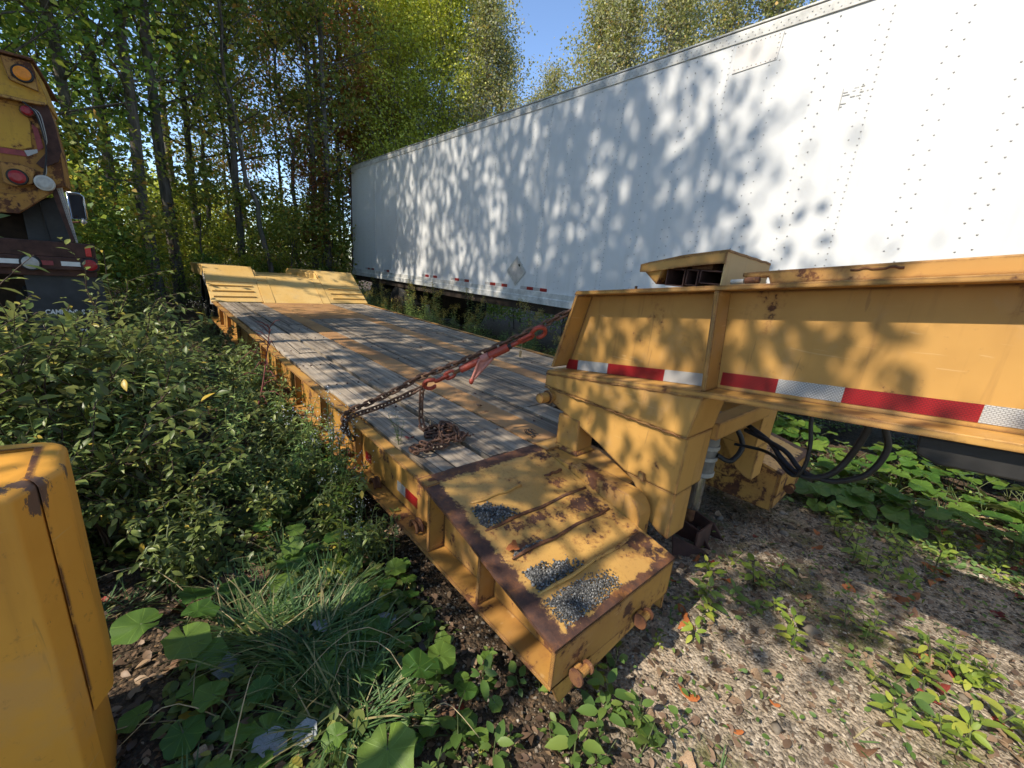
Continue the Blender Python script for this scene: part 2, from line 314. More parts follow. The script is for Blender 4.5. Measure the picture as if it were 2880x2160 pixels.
def _ground():
    m, t = newmat('ground_soil_and_gravel'); p, x, y, z = posxyz(t)
    big = noise(t, p, 0.9, 4, 0.6); med = noise(t, p, 5, 6, 0.65); fine = noise(t, p, 55, 5, 0.7); gr = noise(t, p, 130, 3, 0.6)
    vor = nd(t, 'ShaderNodeTexVoronoi', {'Vector': p, 'Scale': 85.0}); vd = vor.outputs['Distance']; vc = vor.outputs['Color']
    vs = nd(t, 'ShaderNodeSeparateColor', {0: vc}).outputs[0]
    soil = ramp(t, med, [(0.3, (0.030, 0.022, 0.015)), (0.5, (0.070, 0.052, 0.036)), (0.7, (0.13, 0.095, 0.062))])
    litter = ramp(t, vs, [(0.0, (0.035, 0.025, 0.018)), (0.5, (0.09, 0.06, 0.04)), (0.8, (0.16, 0.105, 0.065)), (1.0, (0.24, 0.15, 0.08))])
    dark = mix(t, ss(t, fine, 0.42, 0.58), soil, litter)
    grav = ramp(t, vs, [(0.0, (0.12, 0.094, 0.067)), (0.5, (0.29, 0.235, 0.172)), (0.85, (0.43, 0.355, 0.265)), (1.0, (0.56, 0.475, 0.37))])
    sand = ramp(t, fine, [(0.3, (0.17, 0.128, 0.088)), (0.5, (0.40, 0.315, 0.225)), (0.7, (0.60, 0.485, 0.36))])
    grav = mix(t, ss(t, med, 0.42, 0.62), grav, sand)
    moss = mix(t, fine, (0.055, 0.065, 0.018), (0.15, 0.15, 0.045))
    grav = mix(t, mth(t, 'MULTIPLY', ss(t, noise(t, p, 2.6, 5, 0.65), 0.52, 0.66), 0.75), grav, moss)
    j = mth(t, 'MULTIPLY', mth(t, 'SUBTRACT', noise(t, p, 2.2, 4, 0.6), 0.5), 0.9)
    # bare track: right of the trailer front, running toward -y
    zone = mth(t, 'MULTIPLY', ss(t, mth(t, 'ADD', mth(t, 'ADD', x, mth(t, 'MULTIPLY', y, -0.45)), j), -0.95, -0.45), ss(t, mth(t, 'ADD', mth(t, 'ADD', x, mth(t, 'MULTIPLY', y, 0.25)), j), 2.2, 1.6))
    zone = mth(t, 'MULTIPLY', zone, ss(t, mth(t, 'ADD', y, j), 0.9, 0.2))
    c = mix(t, zone, dark, grav)
    h = mth(t, 'ADD', mth(t, 'MULTIPLY', vd, -0.8), mth(t, 'ADD', mth(t, 'MULTIPLY', fine, 0.8), mth(t, 'MULTIPLY', gr, 0.4)))
    out(t, principled(t, c, 0.95, 0, h, 0.8, 0.015, 0.15))
    return m
M['ground'] = _ground()
def _pebble():
    m, t = newmat('pebbles')
    r = nd(t, 'ShaderNodeNewGeometry').outputs['Random Per Island']
    c = ramp(t, r, [(0.0, (0.085, 0.068, 0.052)), (0.45, (0.18, 0.148, 0.112)), (0.85, (0.31, 0.26, 0.20)), (1.0, (0.50, 0.44, 0.36))])
    out(t, principled(t, c, 0.85, 0, noise(t, objco(t), 90, 3, 0.6), 0.3, 0.002, 0.3))
    return m
M['pebble'] = _pebble()
def _greygravel():
    m, t = newmat('grey_road_gravel')
    r = nd(t, 'ShaderNodeNewGeometry').outputs['Random Per Island']
    c = ramp(t, r, [(0.0, (0.035, 0.034, 0.032)), (0.5, (0.085, 0.083, 0.078)), (0.85, (0.16, 0.157, 0.148)), (1.0, (0.34, 0.33, 0.31))])
    out(t, principled(t, c, 0.85, 0, None))
    return m
M['greygravel'] = _greygravel()
M['tyre'] = plain('worn_tyre_rubber', (0.022, 0.021, 0.02), 0.85, 0, 0.4, 14, 0.3)
M['whitefab'] = plain('white_scuffed_flap', (0.45, 0.43, 0.40), 0.8, 0, 0.6, 10, 0.2, (0.05, 0.045, 0.04))
M['redfade'] = plain('faded_pinkish_red_tape', (0.33, 0.05, 0.055), 0.5, 0, 0.3, 20, 0.05)

# ------------------------------------------------------------------ mesh helpers
class MB:
    def __init__(s): s.v = []; s.f = []
    def add(s, vs, fs):
        n = len(s.v); s.v += [tuple(map(float, a)) for a in vs]; s.f += [tuple(i + n for i in f) for f in fs]; return s
    def box(s, x0, x1, y0, y1, z0, z1):
        x0, x1 = sorted((x0, x1)); y0, y1 = sorted((y0, y1)); z0, z1 = sorted((z0, z1))
        return s.add([(x, y, z) for x in (x0, x1) for y in (y0, y1) for z in (z0, z1)],
                     [(0, 1, 3, 2), (4, 6, 7, 5), (0, 4, 5, 1), (2, 3, 7, 6), (0, 2, 6, 4), (1, 5, 7, 3)])
    def prism_x(s, poly, x0, x1):      # polygon in (y,z)
        return s._pr([(x0, a, b) for a, b in poly], [(x1, a, b) for a, b in poly], sum(p[0] * q[1] - q[0] * p[1] for p, q in zip(poly, poly[1:] + poly[:1])) > 0)
    def prism_y(s, poly, y0, y1):      # polygon in (x,z)
        return s._pr([(a, y0, b) for a, b in poly], [(a, y1, b) for a, b in poly], sum(p[0] * q[1] - q[0] * p[1] for p, q in zip(poly, poly[1:] + poly[:1])) < 0)
    def prism_z(s, poly, z0, z1):
        return s._pr([(a, b, z0) for a, b in poly], [(a, b, z1) for a, b in poly], sum(p[0] * q[1] - q[0] * p[1] for p, q in zip(poly, poly[1:] + poly[:1])) > 0)
    def _pr(s, A, B, ccw):
        n = len(A)
        side = [(i, (i + 1) % n, (i + 1) % n + n, i + n) for i in range(n)]
        a, b = tuple(reversed(range(n))), tuple(range(n, 2 * n))
        if not ccw: side = [tuple(reversed(q)) for q in side]; a, b = tuple(reversed(a)), tuple(reversed(b))
        return s.add(A + B, [a, b] + side)
    def hexa(s, b4, t4):               # bottom quad ccw from above, top quad
        return s.add(list(b4) + list(t4), [(3, 2, 1, 0), (4, 5, 6, 7), (0, 1, 5, 4), (1, 2, 6, 5), (2, 3, 7, 6), (3, 0, 4, 7)])
    def tube(s, path, rad, n=8, caps=True):
        P = [Vector(p) for p in path]; m = len(P)
        rad = [rad] * m if isinstance(rad, (int, float)) else list(rad)
        ref = None; vs = []; fs = []
        for i in range(m):
            d = (P[min(i + 1, m - 1)] - P[max(i - 1, 0)]).normalized()
            if ref is None:
                ref = d.orthogonal().normalized()
            ref = (ref - d * ref.dot(d)).normalized(); b = d.cross(ref)
            for k in range(n):
                a = 2 * math.pi * k / n
                vs.append(P[i] + (ref * math.cos(a) + b * math.sin(a)) * rad[i])
        for i in range(m - 1):
            for k in range(n):
                k2 = (k + 1) % n
                fs.append((i * n + k, i * n + k2, (i + 1) * n + k2, (i + 1) * n + k))
        if caps:
            fs.append(tuple(reversed(range(n)))); fs.append(tuple((m - 1) * n + k for k in range(n)))
        return s.add(vs, fs)
    def cyl(s, a, b, r, n=16): return s.tube([a, b], r, n)
def worldloc(o):
    v = Vector((0, 0, 0))
    while o is not None: v += o.location; o = o.parent
    return v
def props(o, label=None, cat=None, group=None, kind=None, category=None):
    cat = cat or category
    for k, v in (('label', label), ('category', cat), ('group', group), ('kind', kind)):
        if v: o[k] = v
    return o
def thing(name, label, cat, loc=(0, 0, 0), group=None):
    o = bpy.data.objects.new(name, None); COL.objects.link(o); o.location = loc; o.empty_display_size = 0.2
    return props(o, label, cat, group)
def build(mb, name, mat, parent=None, bevel=0.0, smooth=False, loc=None, **pr):
    """mb in world coordinates -> ONE mesh object, parented."""
    base = Vector(loc) if loc is not None else Vector((0, 0, 0))
    if parent is not None and loc is None: base = worldloc(parent)
    me = bpy.data.meshes.new(name)
    me.from_pydata([(a - base.x, b - base.y, c - base.z) for a, b, c in mb.v], [], mb.f)
    me.materials.append(mat); me.update()
    if smooth: me.polygons.foreach_set('use_smooth', [True] * len(me.polygons))
    o = bpy.data.objects.new(name, me); COL.objects.link(o)
    if parent is not None:
        o.parent = parent; o.location = base - worldloc(parent)
    else: o.location = base
    if bevel:
        b = o.modifiers.new('bevel', 'BEVEL'); b.width = bevel; b.segments = 2; b.limit_method = 'ANGLE'; b.angle_limit = math.radians(40)
    return props(o, **pr)
def npmesh(name, V, F, mats, idx=None, smooth=False):
    """V (n,3), F (m,4) quads."""
    V = np.asarray(V, dtype=np.float32); F = np.asarray(F, dtype=np.int32)
    me = bpy.data.meshes.new(name)
    me.vertices.add(len(V)); me.vertices.foreach_set('co', V.ravel())
    k = F.shape[1]
    me.loops.add(F.size); me.loops.foreach_set('vertex_index', F.ravel())
    me.polygons.add(len(F)); me.polygons.foreach_set('loop_start', np.arange(0, F.size, k, dtype=np.int32))
    for m in (mats if isinstance(mats, (list, tuple)) else [mats]): me.materials.append(m)
    if idx is not None: me.polygons.foreach_set('material_index', np.asarray(idx, dtype=np.int32))
    me.update(calc_edges=True)
    if smooth: me.polygons.foreach_set('use_smooth', np.ones(len(F), dtype=bool))
    return me
def meshobj(name, me, parent=None, loc=(0, 0, 0), rot=None, scale=None, **pr):
    o = bpy.data.objects.new(name, me); COL.objects.link(o)
    if parent is not None: o.parent = parent
    o.location = loc
    if rot is not None: o.rotation_euler = rot
    if scale is not None: o.scale = (scale,) * 3 if isinstance(scale, (int, float)) else scale
    return props(o, **pr)
def copy_tree(o, parent=None):
    c = o.copy(); COL.objects.link(c)
    if parent is not None: c.parent = parent
    for ch in list(o.children): copy_tree(ch, c)
    return c

# ------------------------------------------------------------------ ground
def _hash(ix, iy, s):
    h = np.sin(ix * 127.1 + iy * 311.7 + s * 74.7) * 43758.5453
    return h - np.floor(h)
def vnoise(x, y, s=0):
    x = np.asarray(x, float); y = np.asarray(y, float)
    ix, iy = np.floor(x), np.floor(y); fx, fy = x - ix, y - iy
    fx = fx * fx * (3 - 2 * fx); fy = fy * fy * (3 - 2 * fy)
    a = _hash(ix, iy, s); b = _hash(ix + 1, iy, s); c = _hash(ix, iy + 1, s); d = _hash(ix + 1, iy + 1, s)
    return (a * (1 - fx) + b * fx) * (1 - fy) + (c * (1 - fx) + d * fx) * fy
def sstep(v, a, b):
    k = np.clip((np.asarray(v, float) - a) / (b - a), 0, 1); return k * k * (3 - 2 * k)
def gz(x, y):
    x = np.asarray(x, float); y = np.asarray(y, float)
    z = 0.19 - 0.14 * sstep(x, 0.0, 2.4) - 0.05 * sstep(x, 2.0, 6.0)
    z = z + 0.05 * (vnoise(x * 1.1, y * 1.1, 3) - 0.5) + 0.022 * (vnoise(x * 5, y * 5, 4) - 0.5) + 0.010 * (vnoise(x * 16, y * 16, 5) - 0.5)
    z = z + 0.5 * (vnoise(x * 0.08, y * 0.08, 6) - 0.5) * sstep(np.hypot(x, y - 2), 12, 40)
    return z
def _axis(lo, hi, step, far):
    a = list(np.arange(lo, hi + 1e-6, step)); st = step
    while a[-1] < far: st *= 1.28; a.append(a[-1] + st)
    st = step
    while a[0] > -far: st *= 1.28; a.insert(0, a[0] - st)
    return np.array(a)
gx = _axis(-3.2, 3.4, 0.03, 260); gy = _axis(-2.4, 3.2, 0.03, 260)
GX, GY = np.meshgrid(gx, gy)
V = np.stack([GX.ravel(), GY.ravel(), gz(GX, GY).ravel()], 1)
nx, ny = len(gx), len(gy)
ii = (np.arange(ny - 1)[:, None] * nx + np.arange(nx - 1)[None, :]).ravel()
F = np.stack([ii, ii + 1, ii + nx + 1, ii + nx], 1)
meshobj('ground', npmesh('ground', V, F, M['ground'], smooth=True), kind='structure')
# ------------------------------------------------------------------ lowboy trailer
low = thing('lowboy_trailer', 'old yellow lowbed trailer with a weathered grey plank deck and two wheel humps', 'trailer', (0, 0, 0.2))
Y = M['yellow']
ZT = 0.727
def zsl(y): return 0.72 + min(y, 0) * 0.16 / 0.75
for sgn in (-1, 1):
    mb = MB()
    xa, xb = sgn * 1.295, sgn * 1.232
    mb.box(xa, xb, 0.0, 7.02, 0.714, ZT)                       # top flange
    mb.box(sgn * 1.206, sgn * 1.194, 0.0, 7.2, 0.413, 0.7138)  # web
    mb.box(xa, sgn * 1.10, -0.748, 7.6, 0.399, 0.4128)         # bottom flange
    build(mb, 'side_beam', M['side'], low, 0.003)
    web = MB().prism_x([(-0.004, 0.4132), (-0.004, 0.7055), (-0.735, 0.5505), (-0.735, 0.4132)], sgn * 1.206, sgn * 1.194)
    build(web, 'wing_web', M['side'], low)
    for y, t in ((0.006, 0.016), (-0.352, 0.014), (0.92, 0.012), (1.55, 0.012), (2.2, 0.012), (2.86, 0.012), (3.5, 0.012), (4.2, 0.012), (5.0, 0.012), (5.8, 0.012), (6.6, 0.012)):
        zt = 0.7138 if y > 0.003 else zsl(y) - 0.0145
        xo = 1.285 if y < 0.1 else 1.25
        build(MB().hexa([(sgn * xo, y - t, 0.4132), (sgn * 1.207, y - t, 0.4132), (sgn * 1.207, y, 0.4132), (sgn * xo, y, 0.4132)][::sgn * -1],
                        [(sgn * xo, y - t, zt), (sgn * 1.207, y - t, zt), (sgn * 1.207, y, zt), (sgn * xo, y, zt)][::sgn * -1]),
              'gusset', M['side'], low, 0.002)
    # wing top plate: flat strip then the slope
    x0, x1 = (-1.297, -0.602) if sgn < 0 else (0.70, 1.297)
    mb = MB()
    n = 24
    ys = [0.078, 0.0] + [-0.75 * (i + 1) / n for i in range(n)]
    topz = [0.7275, 0.7215] + [zsl(y) for y in ys[2:]]
    R2 = np.random.RandomState(5)
    vs = []; fs = []; mxs = 28
    for y, z in zip(ys, topz):
        for i in range(mxs + 1):
            x = x0 + (x1 - x0) * i / mxs
            dent = 0.004 * (vnoise(x * 5 + 9, y * 7, 8) - 0.5) * 2 if 0 < i < mxs and -0.74 < y < 0 else 0
            ed = 0.004 * (vnoise(y * 30, 1.5, 2) - .5) if i in (0, mxs) else 0
            vs.append((x + ed, y, z + dent))
    for r_ in range(len(ys) - 1):
        for i in range(mxs):
            a = r_ * (mxs + 1) + i
            fs.append((a, a + mxs + 1, a + mxs + 2, a + 1))
    mb.add(vs, fs)
    o = build(mb, 'wing_plate', M['wing'], low, smooth=False)
    so = o.modifiers.new('thick', 'SOLIDIFY'); so.thickness = 0.014; so.offset = -1
    # front plate and the bent skid under it
    fx0, fx1 = (-1.293, -0.604) if sgn < 0 else (0.702, 1.293)
    zi, zo = 0.388, 0.402
    poly = [(fx0, zo if sgn < 0 else zi), (fx1, zi if sgn < 0 else zo), (fx1, 0.5435), (fx0, 0.5435)]
    build(MB().prism_y(poly, -0.748, -0.734), 'front_plate', M['side'], low, 0.002)  # darker paint puts the plate's shade into its colour
    if sgn < 0: poly = [(-1.278, 0.396), (-1.225, 0.288), (-1.19, 0.296), (-0.70, 0.352), (-0.69, 0.384)]
    else: poly = [(0.72, 0.386), (0.735, 0.30), (0.80, 0.305), (1.22, 0.34), (1.25, 0.392)]
    build(MB().prism_y(poly, -0.738, -0.726), 'skid_plate', M['yellow_worn'], low, 0.002)
    # inner cheek of the wing
    ix = -0.604 if sgn < 0 else 0.702
    build(MB().prism_x([(-0.735, 0.30), (-0.735, 0.548), (0.06, 0.705), (0.06, 0.30)], ix, ix - sgn * 0.012), 'wing_cheek', M['yellow_worn'], low)
    bars = [(-0.757, -0.640, -0.152), (-1.180, -0.910, -0.156), (-1.215, -0.630, -0.295), (-1.203, -0.637, -0.442), (-1.215, -0.639, -0.596)]
    for (a, b, y) in bars:
        if sgn > 0: a, b = 0.95 - (a + 0.95) * 0.9 + 0.02, 0.95 - (b + 0.95) * 0.9 + 0.02
        p = []
        for i in range(9):
            x = a + (b - a) * i / 8; yy = y + 0.004 * math.sin(i * 1.7 + y * 30)
            p.append((x, yy, zsl(yy) + 0.003))
        build(MB().tube(p, [0.004] + [0.0070] * 7 + [0.006], 6), 'tread_bar', M['wing'] if y in (-0.156, -0.596) else M['rust'], low, smooth=True)
    # lugs on the front plate: two discs on a short bar
    for (lx, lz) in ((-1.185, 0.425), (-0.835, 0.425)) if sgn < 0 else ((0.86, 0.425), (1.17, 0.44)):
        lug = build(MB().cyl((lx - 0.025, -0.777, lz), (lx + 0.028, -0.777, lz), 0.014, 14).box(lx - 0.013, lx + 0.016, -0.776, -0.749, lz - 0.010, lz + 0.011), 'tow_lug', M['yellow_worn'], low, 0.003)
        for dx, rr in ((-0.028, 0.027), (0.030, 0.022)):
            build(MB().cyl((lx + dx - 0.005, -0.777, lz), (lx + dx + 0.005, -0.777, lz), rr, 18), 'lug_disc', M['rust'], lug, 0.002)
# tie-down rings on the bottom flange and along the web, left side
for y in (0.152, 0.616, 1.05, 2.48, 3.55, 4.6, 5.7):
    p = [(-1.262 + 0.022 * math.cos(a), y + 0.034 * math.sin(a), 0.428 + 0.022 * math.cos(a * 1)) for a in np.linspace(0, 2 * math.pi, 15)[:-1]]
    mb = MB()
    A = [(-1.268, y + 0.034 * math.cos(a), 0.436 + 0.030 * math.sin(a)) for a in np.linspace(-0.4, math.pi + 0.4, 13)]
    mb.tube(A, 0.0075, 6)
    mb.tube([(a[0] + 0.028, a[1], a[2]) for a in A], 0.0075, 6)
    mb.add([a for q in A for a in (q, (q[0] + 0.028, q[1], q[2]))], [(2 * i, 2 * i + 2, 2 * i + 3, 2 * i + 1) for i in range(12)])
    build(mb, 'tie_down_ring', M['rust'], low, smooth=True)
# side marker tape
for i, (a, b, m_) in enumerate(((0.355, 0.445, 'tape_white'), (0.235, 0.355, 'tape_red'), (0.78, 0.86, 'tape_red'))):
    build(MB().box(-1.2085, -1.2062, a, b, 0.468, 0.522), 'reflective_strip', M[m_], low)

# neck plate with rounded nose beside the gooseneck leg
prof = [(0.44, 0.7145), (-0.46, 0.7145)] + [(-0.475 - 0.095 * math.sin(a), 0.624 + 0.0905 * math.cos(a)) for a in np.linspace(0.0, math.pi * 0.5, 8)] + [(-0.57, 0.50), (-0.50, 0.45), (0.44, 0.45)]
build(MB().prism_x(prof, -0.598, -0.505), 'neck_curb', M['yellow_worn'], low, 0.006)
build(MB().box(-0.5045, -0.30, -0.44, 0.098, 0.700, 0.7125), 'neck_plate', M['yellow'], low, 0.003)
build(MB().box(-0.597, -0.387, 0.001, 0.098, 0.7146, 0.7252), 'neck_plate', M['yellow'], low, 0.002)
prof2 = [(y, z) for y, z in prof]
build(MB().prism_x(prof2, 0.605, 0.698), 'neck_curb', M['yellow_worn'], low, 0.006)
# underframe
mb = MB()
for y in np.arange(0.7, 7.2, 0.62): mb.box(-1.19, 1.19, y, y + 0.09, 0.47, 0.66)
mb.box(-0.58, -0.40, 0.58, 7.4, 0.40, 0.668); mb.box(0.40, 0.58, 0.58, 7.4, 0.40, 0.668)
mb.box(-1.19, 1.19, 0.60, 7.2, 0.655, 0.669)  # near-black sheet stands in for shade below the plank gaps
build(mb, 'underframe', M['underside'], low)
# deck planks
planks = [(-1.207, -1.092, [(0.088, 4.35), (4.362, 6.99)]), (-1.086, -0.927, [(0.085, 2.7), (2.708, 4.355), (4.365, 6.995)]),
          (-0.904, -0.782, [(0.09, 4.40), (4.408, 7.0)]), (-0.776, -0.598, [(0.083, 3.3), (3.309, 4.405), (4.413, 7.0)]),
          (-0.383, -0.252, [(0.11, 4.93)]), (-0.246, 0.036, None), (0.044, 0.366, [(0.57, 4.935)]),
          (0.577, 0.883, [(0.60, 3.9), (3.908, 7.02)]), (0.891, 1.205, [(0.09, 3.62), (3.63, 7.01)])]
RP = np.random.RandomState(11)
def plank(x0, x1, y0, y1, notch=None):
    n = max(3, int((y1 - y0) / 0.16)); k = 6
    dz = RP.uniform(-0.004, 0.004); vs = []; fs = []
    e0, e1 = RP.uniform(0, 50, 2)
    for r_ in range(n + 1):
        y = y0 + (y1 - y0) * r_ / n
        for i in range(k + 1):
            x = x0 + (x1 - x0) * i / k
            xx = x
            if i == 0: xx += 0.004 * (vnoise(y * 2.3 + e0, 0.5, 1) - 0.5)
            if i == k: xx += 0.004 * (vnoise(y * 2.3 + e1, 0.5, 1) - 0.5)
            yy = y + (0.008 * (vnoise(x * 40 + e0, 7.5, 1) - 0.5) if r_ in (0, n) else 0)
            c = (2.0 * i / k - 1)
            z = ZT + dz - 0.003 + 0.0035 * (c * c) * math.sin(e0) + 0.004 * (vnoise(x * 14 + e0, y * 0.9, 2) - 0.5) - (0.003 if i in (0, k) else 0)
            vs.append((xx, yy, z))
    for r_ in range(n):
        for i in range(k):
            a = r_ * (k + 1) + i; fs.append((a, a + 1, a + k + 2, a + k + 1))
    o = build(MB().add(vs, fs), 'plank', M['wood'], low, loc=((x0 + x1) / 2, (y0 + y1) / 2, ZT))
    so = o.modifiers.new('thick', 'SOLIDIFY'); so.thickness = 0.042; so.offset = -1
    return o
for x0, x1, segs in planks:
    if segs is None:
        plank(x0, -0.052, 0.115, 0.562); plank(x0, x1, 0.568, 4.93)
    else:
        for a, b in segs: plank(x0, x1, a, b)
for x0, x1 in ((-0.590, -0.392), (0.374, 0.560)):
    build(MB().box(x0, x1, 0.10 if x0 < 0 else 0.58, 6.99, 0.706, ZT - 0.004), 'deck_strip', M['strip'], low, 0.003)
build(MB().box(-0.388, 0.371, 4.945, 6.985, 0.706, ZT - 0.001), 'cross_plate', M['strip'], low, 0.003)
# bolts through the wood
mb = MB()
for x0, x1, segs in planks:
    for y in np.arange(0.35, 6.9, 0.62):
        for fx in (0.25, 0.75):
            if abs(x0 + 0.246) < 0.01 and y < 0.6: continue
            x = x0 + (x1 - x0) * fx; mb.cyl((x, y, ZT - 0.012), (x, y, ZT + 0.001), 0.0065, 7)
build(mb, 'plank_bolts', M['rust_brown'], low, kind='stuff')

# rear bogie deck
P_ = M['yellow_pale']
def sl2(y): return 0.72 + (y - 7.0) * 0.595
for x0, x1, dz in ((-0.548, -0.372, 0.006), (-0.366, 0.432, 0.0), (0.438, 0.575, 0.006)):
    pr = [(7.0, 0.72 + dz), (7.69, 1.131 + dz), (10.3, 1.105 + dz), (10.3, 1.05), (7.72, 1.07), (7.03, 0.66)]
    o = build(MB().prism_x(pr, x0, x1), 'ramp_plate', P_, low, 0.004)
for x in (-0.369, 0.435):
    build(MB().tube([(x, 7.02, sl2(7.02) + 0.004), (x, 7.68, sl2(7.68) + 0.004)], 0.006, 6), 'weld_bead', P_, low, smooth=True)
for x0, x1 in ((-0.53, -0.39), (0.45, 0.565)):
    build(MB().hexa([(x0, 7.56, sl2(7.56) + 0.007), (x1, 7.56, sl2(7.56) + 0.007), (x1, 7.575, sl2(7.575) + 0.007), (x0, 7.575, sl2(7.575) + 0.007)],
                    [(x0, 7.555, sl2(7.56) + 0.018), (x1, 7.555, sl2(7.56) + 0.018), (x1, 7.575, sl2(7.575) + 0.018), (x0, 7.575, sl2(7.575) + 0.018)]), 'tread_bar', P_, low)
def sl3(y): return 0.735 + (y - 7.035) * (1.285 - 0.735) / (7.955 - 7.035)
for sgn in (-1, 1):
    xo, xi = (-1.298, -0.552) if sgn < 0 else (1.315, 0.580)
    xt = xi
    hump = MB()
    pr = [(7.035, 0.735), (7.955, 1.285), (10.25, 1.235), (10.25, 1.195), (7.97, 1.243), (7.06, 0.70)]
    hump.prism_x(pr, xo, xi)
    h = build(hump, 'wheel_hump', P_, low, 0.006)
    xw = -0.50 if sgn < 0 else 0.545
    build(MB().prism_x([(7.66, 1.06), (7.90, 1.245), (10.2, 1.195), (10.2, 1.06)], xi + (0.003 if sgn < 0 else -0.003), xw), 'hump_side_plate', P_, low, 0.02)
    # outer fender lip with worn paint
    build(MB().prism_x([(7.93, 1.262), (10.26, 1.212), (10.30, 1.04), (8.12, 1.085)], xo, xo - sgn * 0.012), 'fender_lip', P_, low, 0.003)
    for y in (7.148, 7.282, 7.417):
        a, b = (-1.25, -0.645) if sgn < 0 else (0.66, 1.285)
        z = sl3(y)
        build(MB().hexa([(a, y - 0.012, z - 0.012), (b, y - 0.012, z - 0.012), (b, y + 0.016, z + 0.004), (a, y + 0.016, z + 0.004)],
                        [(a, y - 0.022, z + 0.016), (b, y - 0.022, z + 0.016), (b, y + 0.012, z + 0.028), (a, y + 0.012, z + 0.028)]), 'tread_bar', P_, low)
    build(MB().hexa([(min(xo, xi), 7.515, sl3(7.515) + 0.001), (max(xo, xi), 7.515, sl3(7.515) + 0.001), (max(xo, xi), 7.95, sl3(7.95) + 0.001), (min(xo, xi), 7.95, sl3(7.95) + 0.001)],
                    [(min(xo, xi), 7.51, sl3(7.515) + 0.008), (max(xo, xi), 7.51, sl3(7.515) + 0.008), (max(xo, xi), 7.95, sl3(7.95) + 0.008), (min(xo, xi), 7.95, sl3(7.95) + 0.008)]), 'hump_cover_plate', P_, low, 0.002)
    # rubber flap in front of the wheels
    fl = MB(); vs = []; fs = []
    for i in range(9):
        k = i / 8; y = 8.02 - 0.72 * k + 0.06 * math.sin(k * 5); z = 1.16 - 0.50 * k
        for j, dx in enumerate((0.0, 0.05, 0.11)):
            vs.append((xo - sgn * (dx + 0.012) + sgn * 0.012 * math.sin(k * 7 + j), y + 0.02 * math.sin(j * 2 + k * 9) + 0.06 * dx, z))
    for i in range(8):
        for j in range(2): a = i * 3 + j; fs.append((a, a + 1, a + 4, a + 3))
    o = build(fl.add(vs, fs), 'mud_flap', M['whitefab'], low)
    o.modifiers.new('thick', 'SOLIDIFY').thickness = 0.012
    for yw in (8.45, 9.55):
        for xk in (0.95,):
            w = MB(); c = (sgn * 0.95, yw, 0.66); vs = []
            prof_ = [(-0.24, 0.30), (-0.24, 0.46), (-0.19, 0.50), (0.19, 0.50), (0.24, 0.46), (0.24, 0.30)]
            n = 28
            for k in range(n):
                a = 2 * math.pi * k / n
                for (dx, rr) in prof_: vs.append((c[0] + dx, c[1] + rr * math.cos(a), c[2] + rr * math.sin(a)))
            fs = []
            for k in range(n):
                for j in range(5):
                    a0 = k * 6 + j; b0 = ((k + 1) % n) * 6 + j
                    fs.append((a0, a0 + 1, b0 + 1, b0))
            wo = build(w.add(vs, fs), 'wheel', M['tyre'], low, smooth=False)
            build(MB().cyl((c[0] - 0.18, c[1], c[2]), (c[0] + 0.18, c[1], c[2]), 0.30, 20), 'rim', M['rust_brown'], wo)
build(MB().box(-1.2, 1.2, 7.25, 7.35, 0.45, 0.70).box(-0.5, 0.5, 8.0, 10.3, 0.55, 1.0), 'bogie_frame', M['underside'], low)

# gravel heaps lying on the left wing: loose stones nobody could count
def heap(name, poly, n, s0, s1, hh, label):
    poly = np.array(poly); c = poly.mean(0); V = []; F = []
    RG = np.random.RandomState(int(abs(c[1]) * 1000))
    lo, hi = poly.min(0), poly.max(0)
    def inside(p):
        ok = False; j = len(poly) - 1
        for i in range(len(poly)):
            if (poly[i][1] > p[1]) != (poly[j][1] > p[1]) and p[0] < (poly[j][0] - poly[i][0]) * (p[1] - poly[i][1]) / (poly[j][1] - poly[i][1]) + poly[i][0]: ok = not ok
            j = i
        return ok
    octv = np.array([(1, 0, 0), (-1, 0, 0), (0, 1, 0), (0, -1, 0), (0, 0, 1), (0, 0, -1)], float)
    octf = np.array([(0, 2, 4), (2, 1, 4), (1, 3, 4), (3, 0, 4), (2, 0, 5), (1, 2, 5), (3, 1, 5), (0, 3, 5)])
    k = 0; tries = 0
    while k < n and tries < n * 30:
        tries += 1
        p = RG.uniform(lo, hi)
        if not inside(c + (p - c) * 1.15 + RG.normal(0, 0.018, 2)): continue
        if RG.uniform() > 1.0 - 0.75 * (p[0] - lo[0]) / (hi[0] - lo[0]): continue
        d = min(np.hypot(*(p - (a + (b - a) * np.clip(np.dot(p - a, b - a) / max(1e-9, np.dot(b - a, b - a)), 0, 1)))) for a, b in zip(poly, np.roll(poly, -1, 0)))
        s = RG.uniform(s0, s1)
        h = hh * min(1, d / 0.05) * RG.uniform(0, 1)
        V.append(octv * s * RG.uniform(0.6, 1.2, (1, 3)) @ np.linalg.qr(RG.normal(size=(3, 3)))[0] + [p[0], p[1], zsl(p[1]) + 0.002 + s * 0.4 + h])
        F.append(octf + 6 * k); k += 1
    meshobj(name, npmesh(name, np.concatenate(V), np.concatenate(F), M['greygravel']), kind='stuff', label=label, category='gravel')
heap('gravel', [(-1.195, -0.175), (-1.115, -0.19), (-1.06, -0.255), (-1.02, -0.288), (-1.212, -0.284)], 620, 0.003, 0.008, 0.012, 'grey gravel heap nearest the wooden deck on the rusty yellow wing')
heap('gravel', [(-1.205, -0.505), (-1.13, -0.53), (-0.96, -0.575), (-1.0, -0.59), (-1.215, -0.588)], 620, 0.003, 0.008, 0.012, 'strip of grey gravel against the second lowest ridge of the yellow wing')
heap('gravel', [(-1.220, -0.618), (-1.10, -0.62), (-0.92, -0.66), (-0.89, -0.708), (-1.225, -0.722)], 2400, 0.002, 0.005, 0.010, 'fine grey grit spread in the lowest corner of the yellow wing')
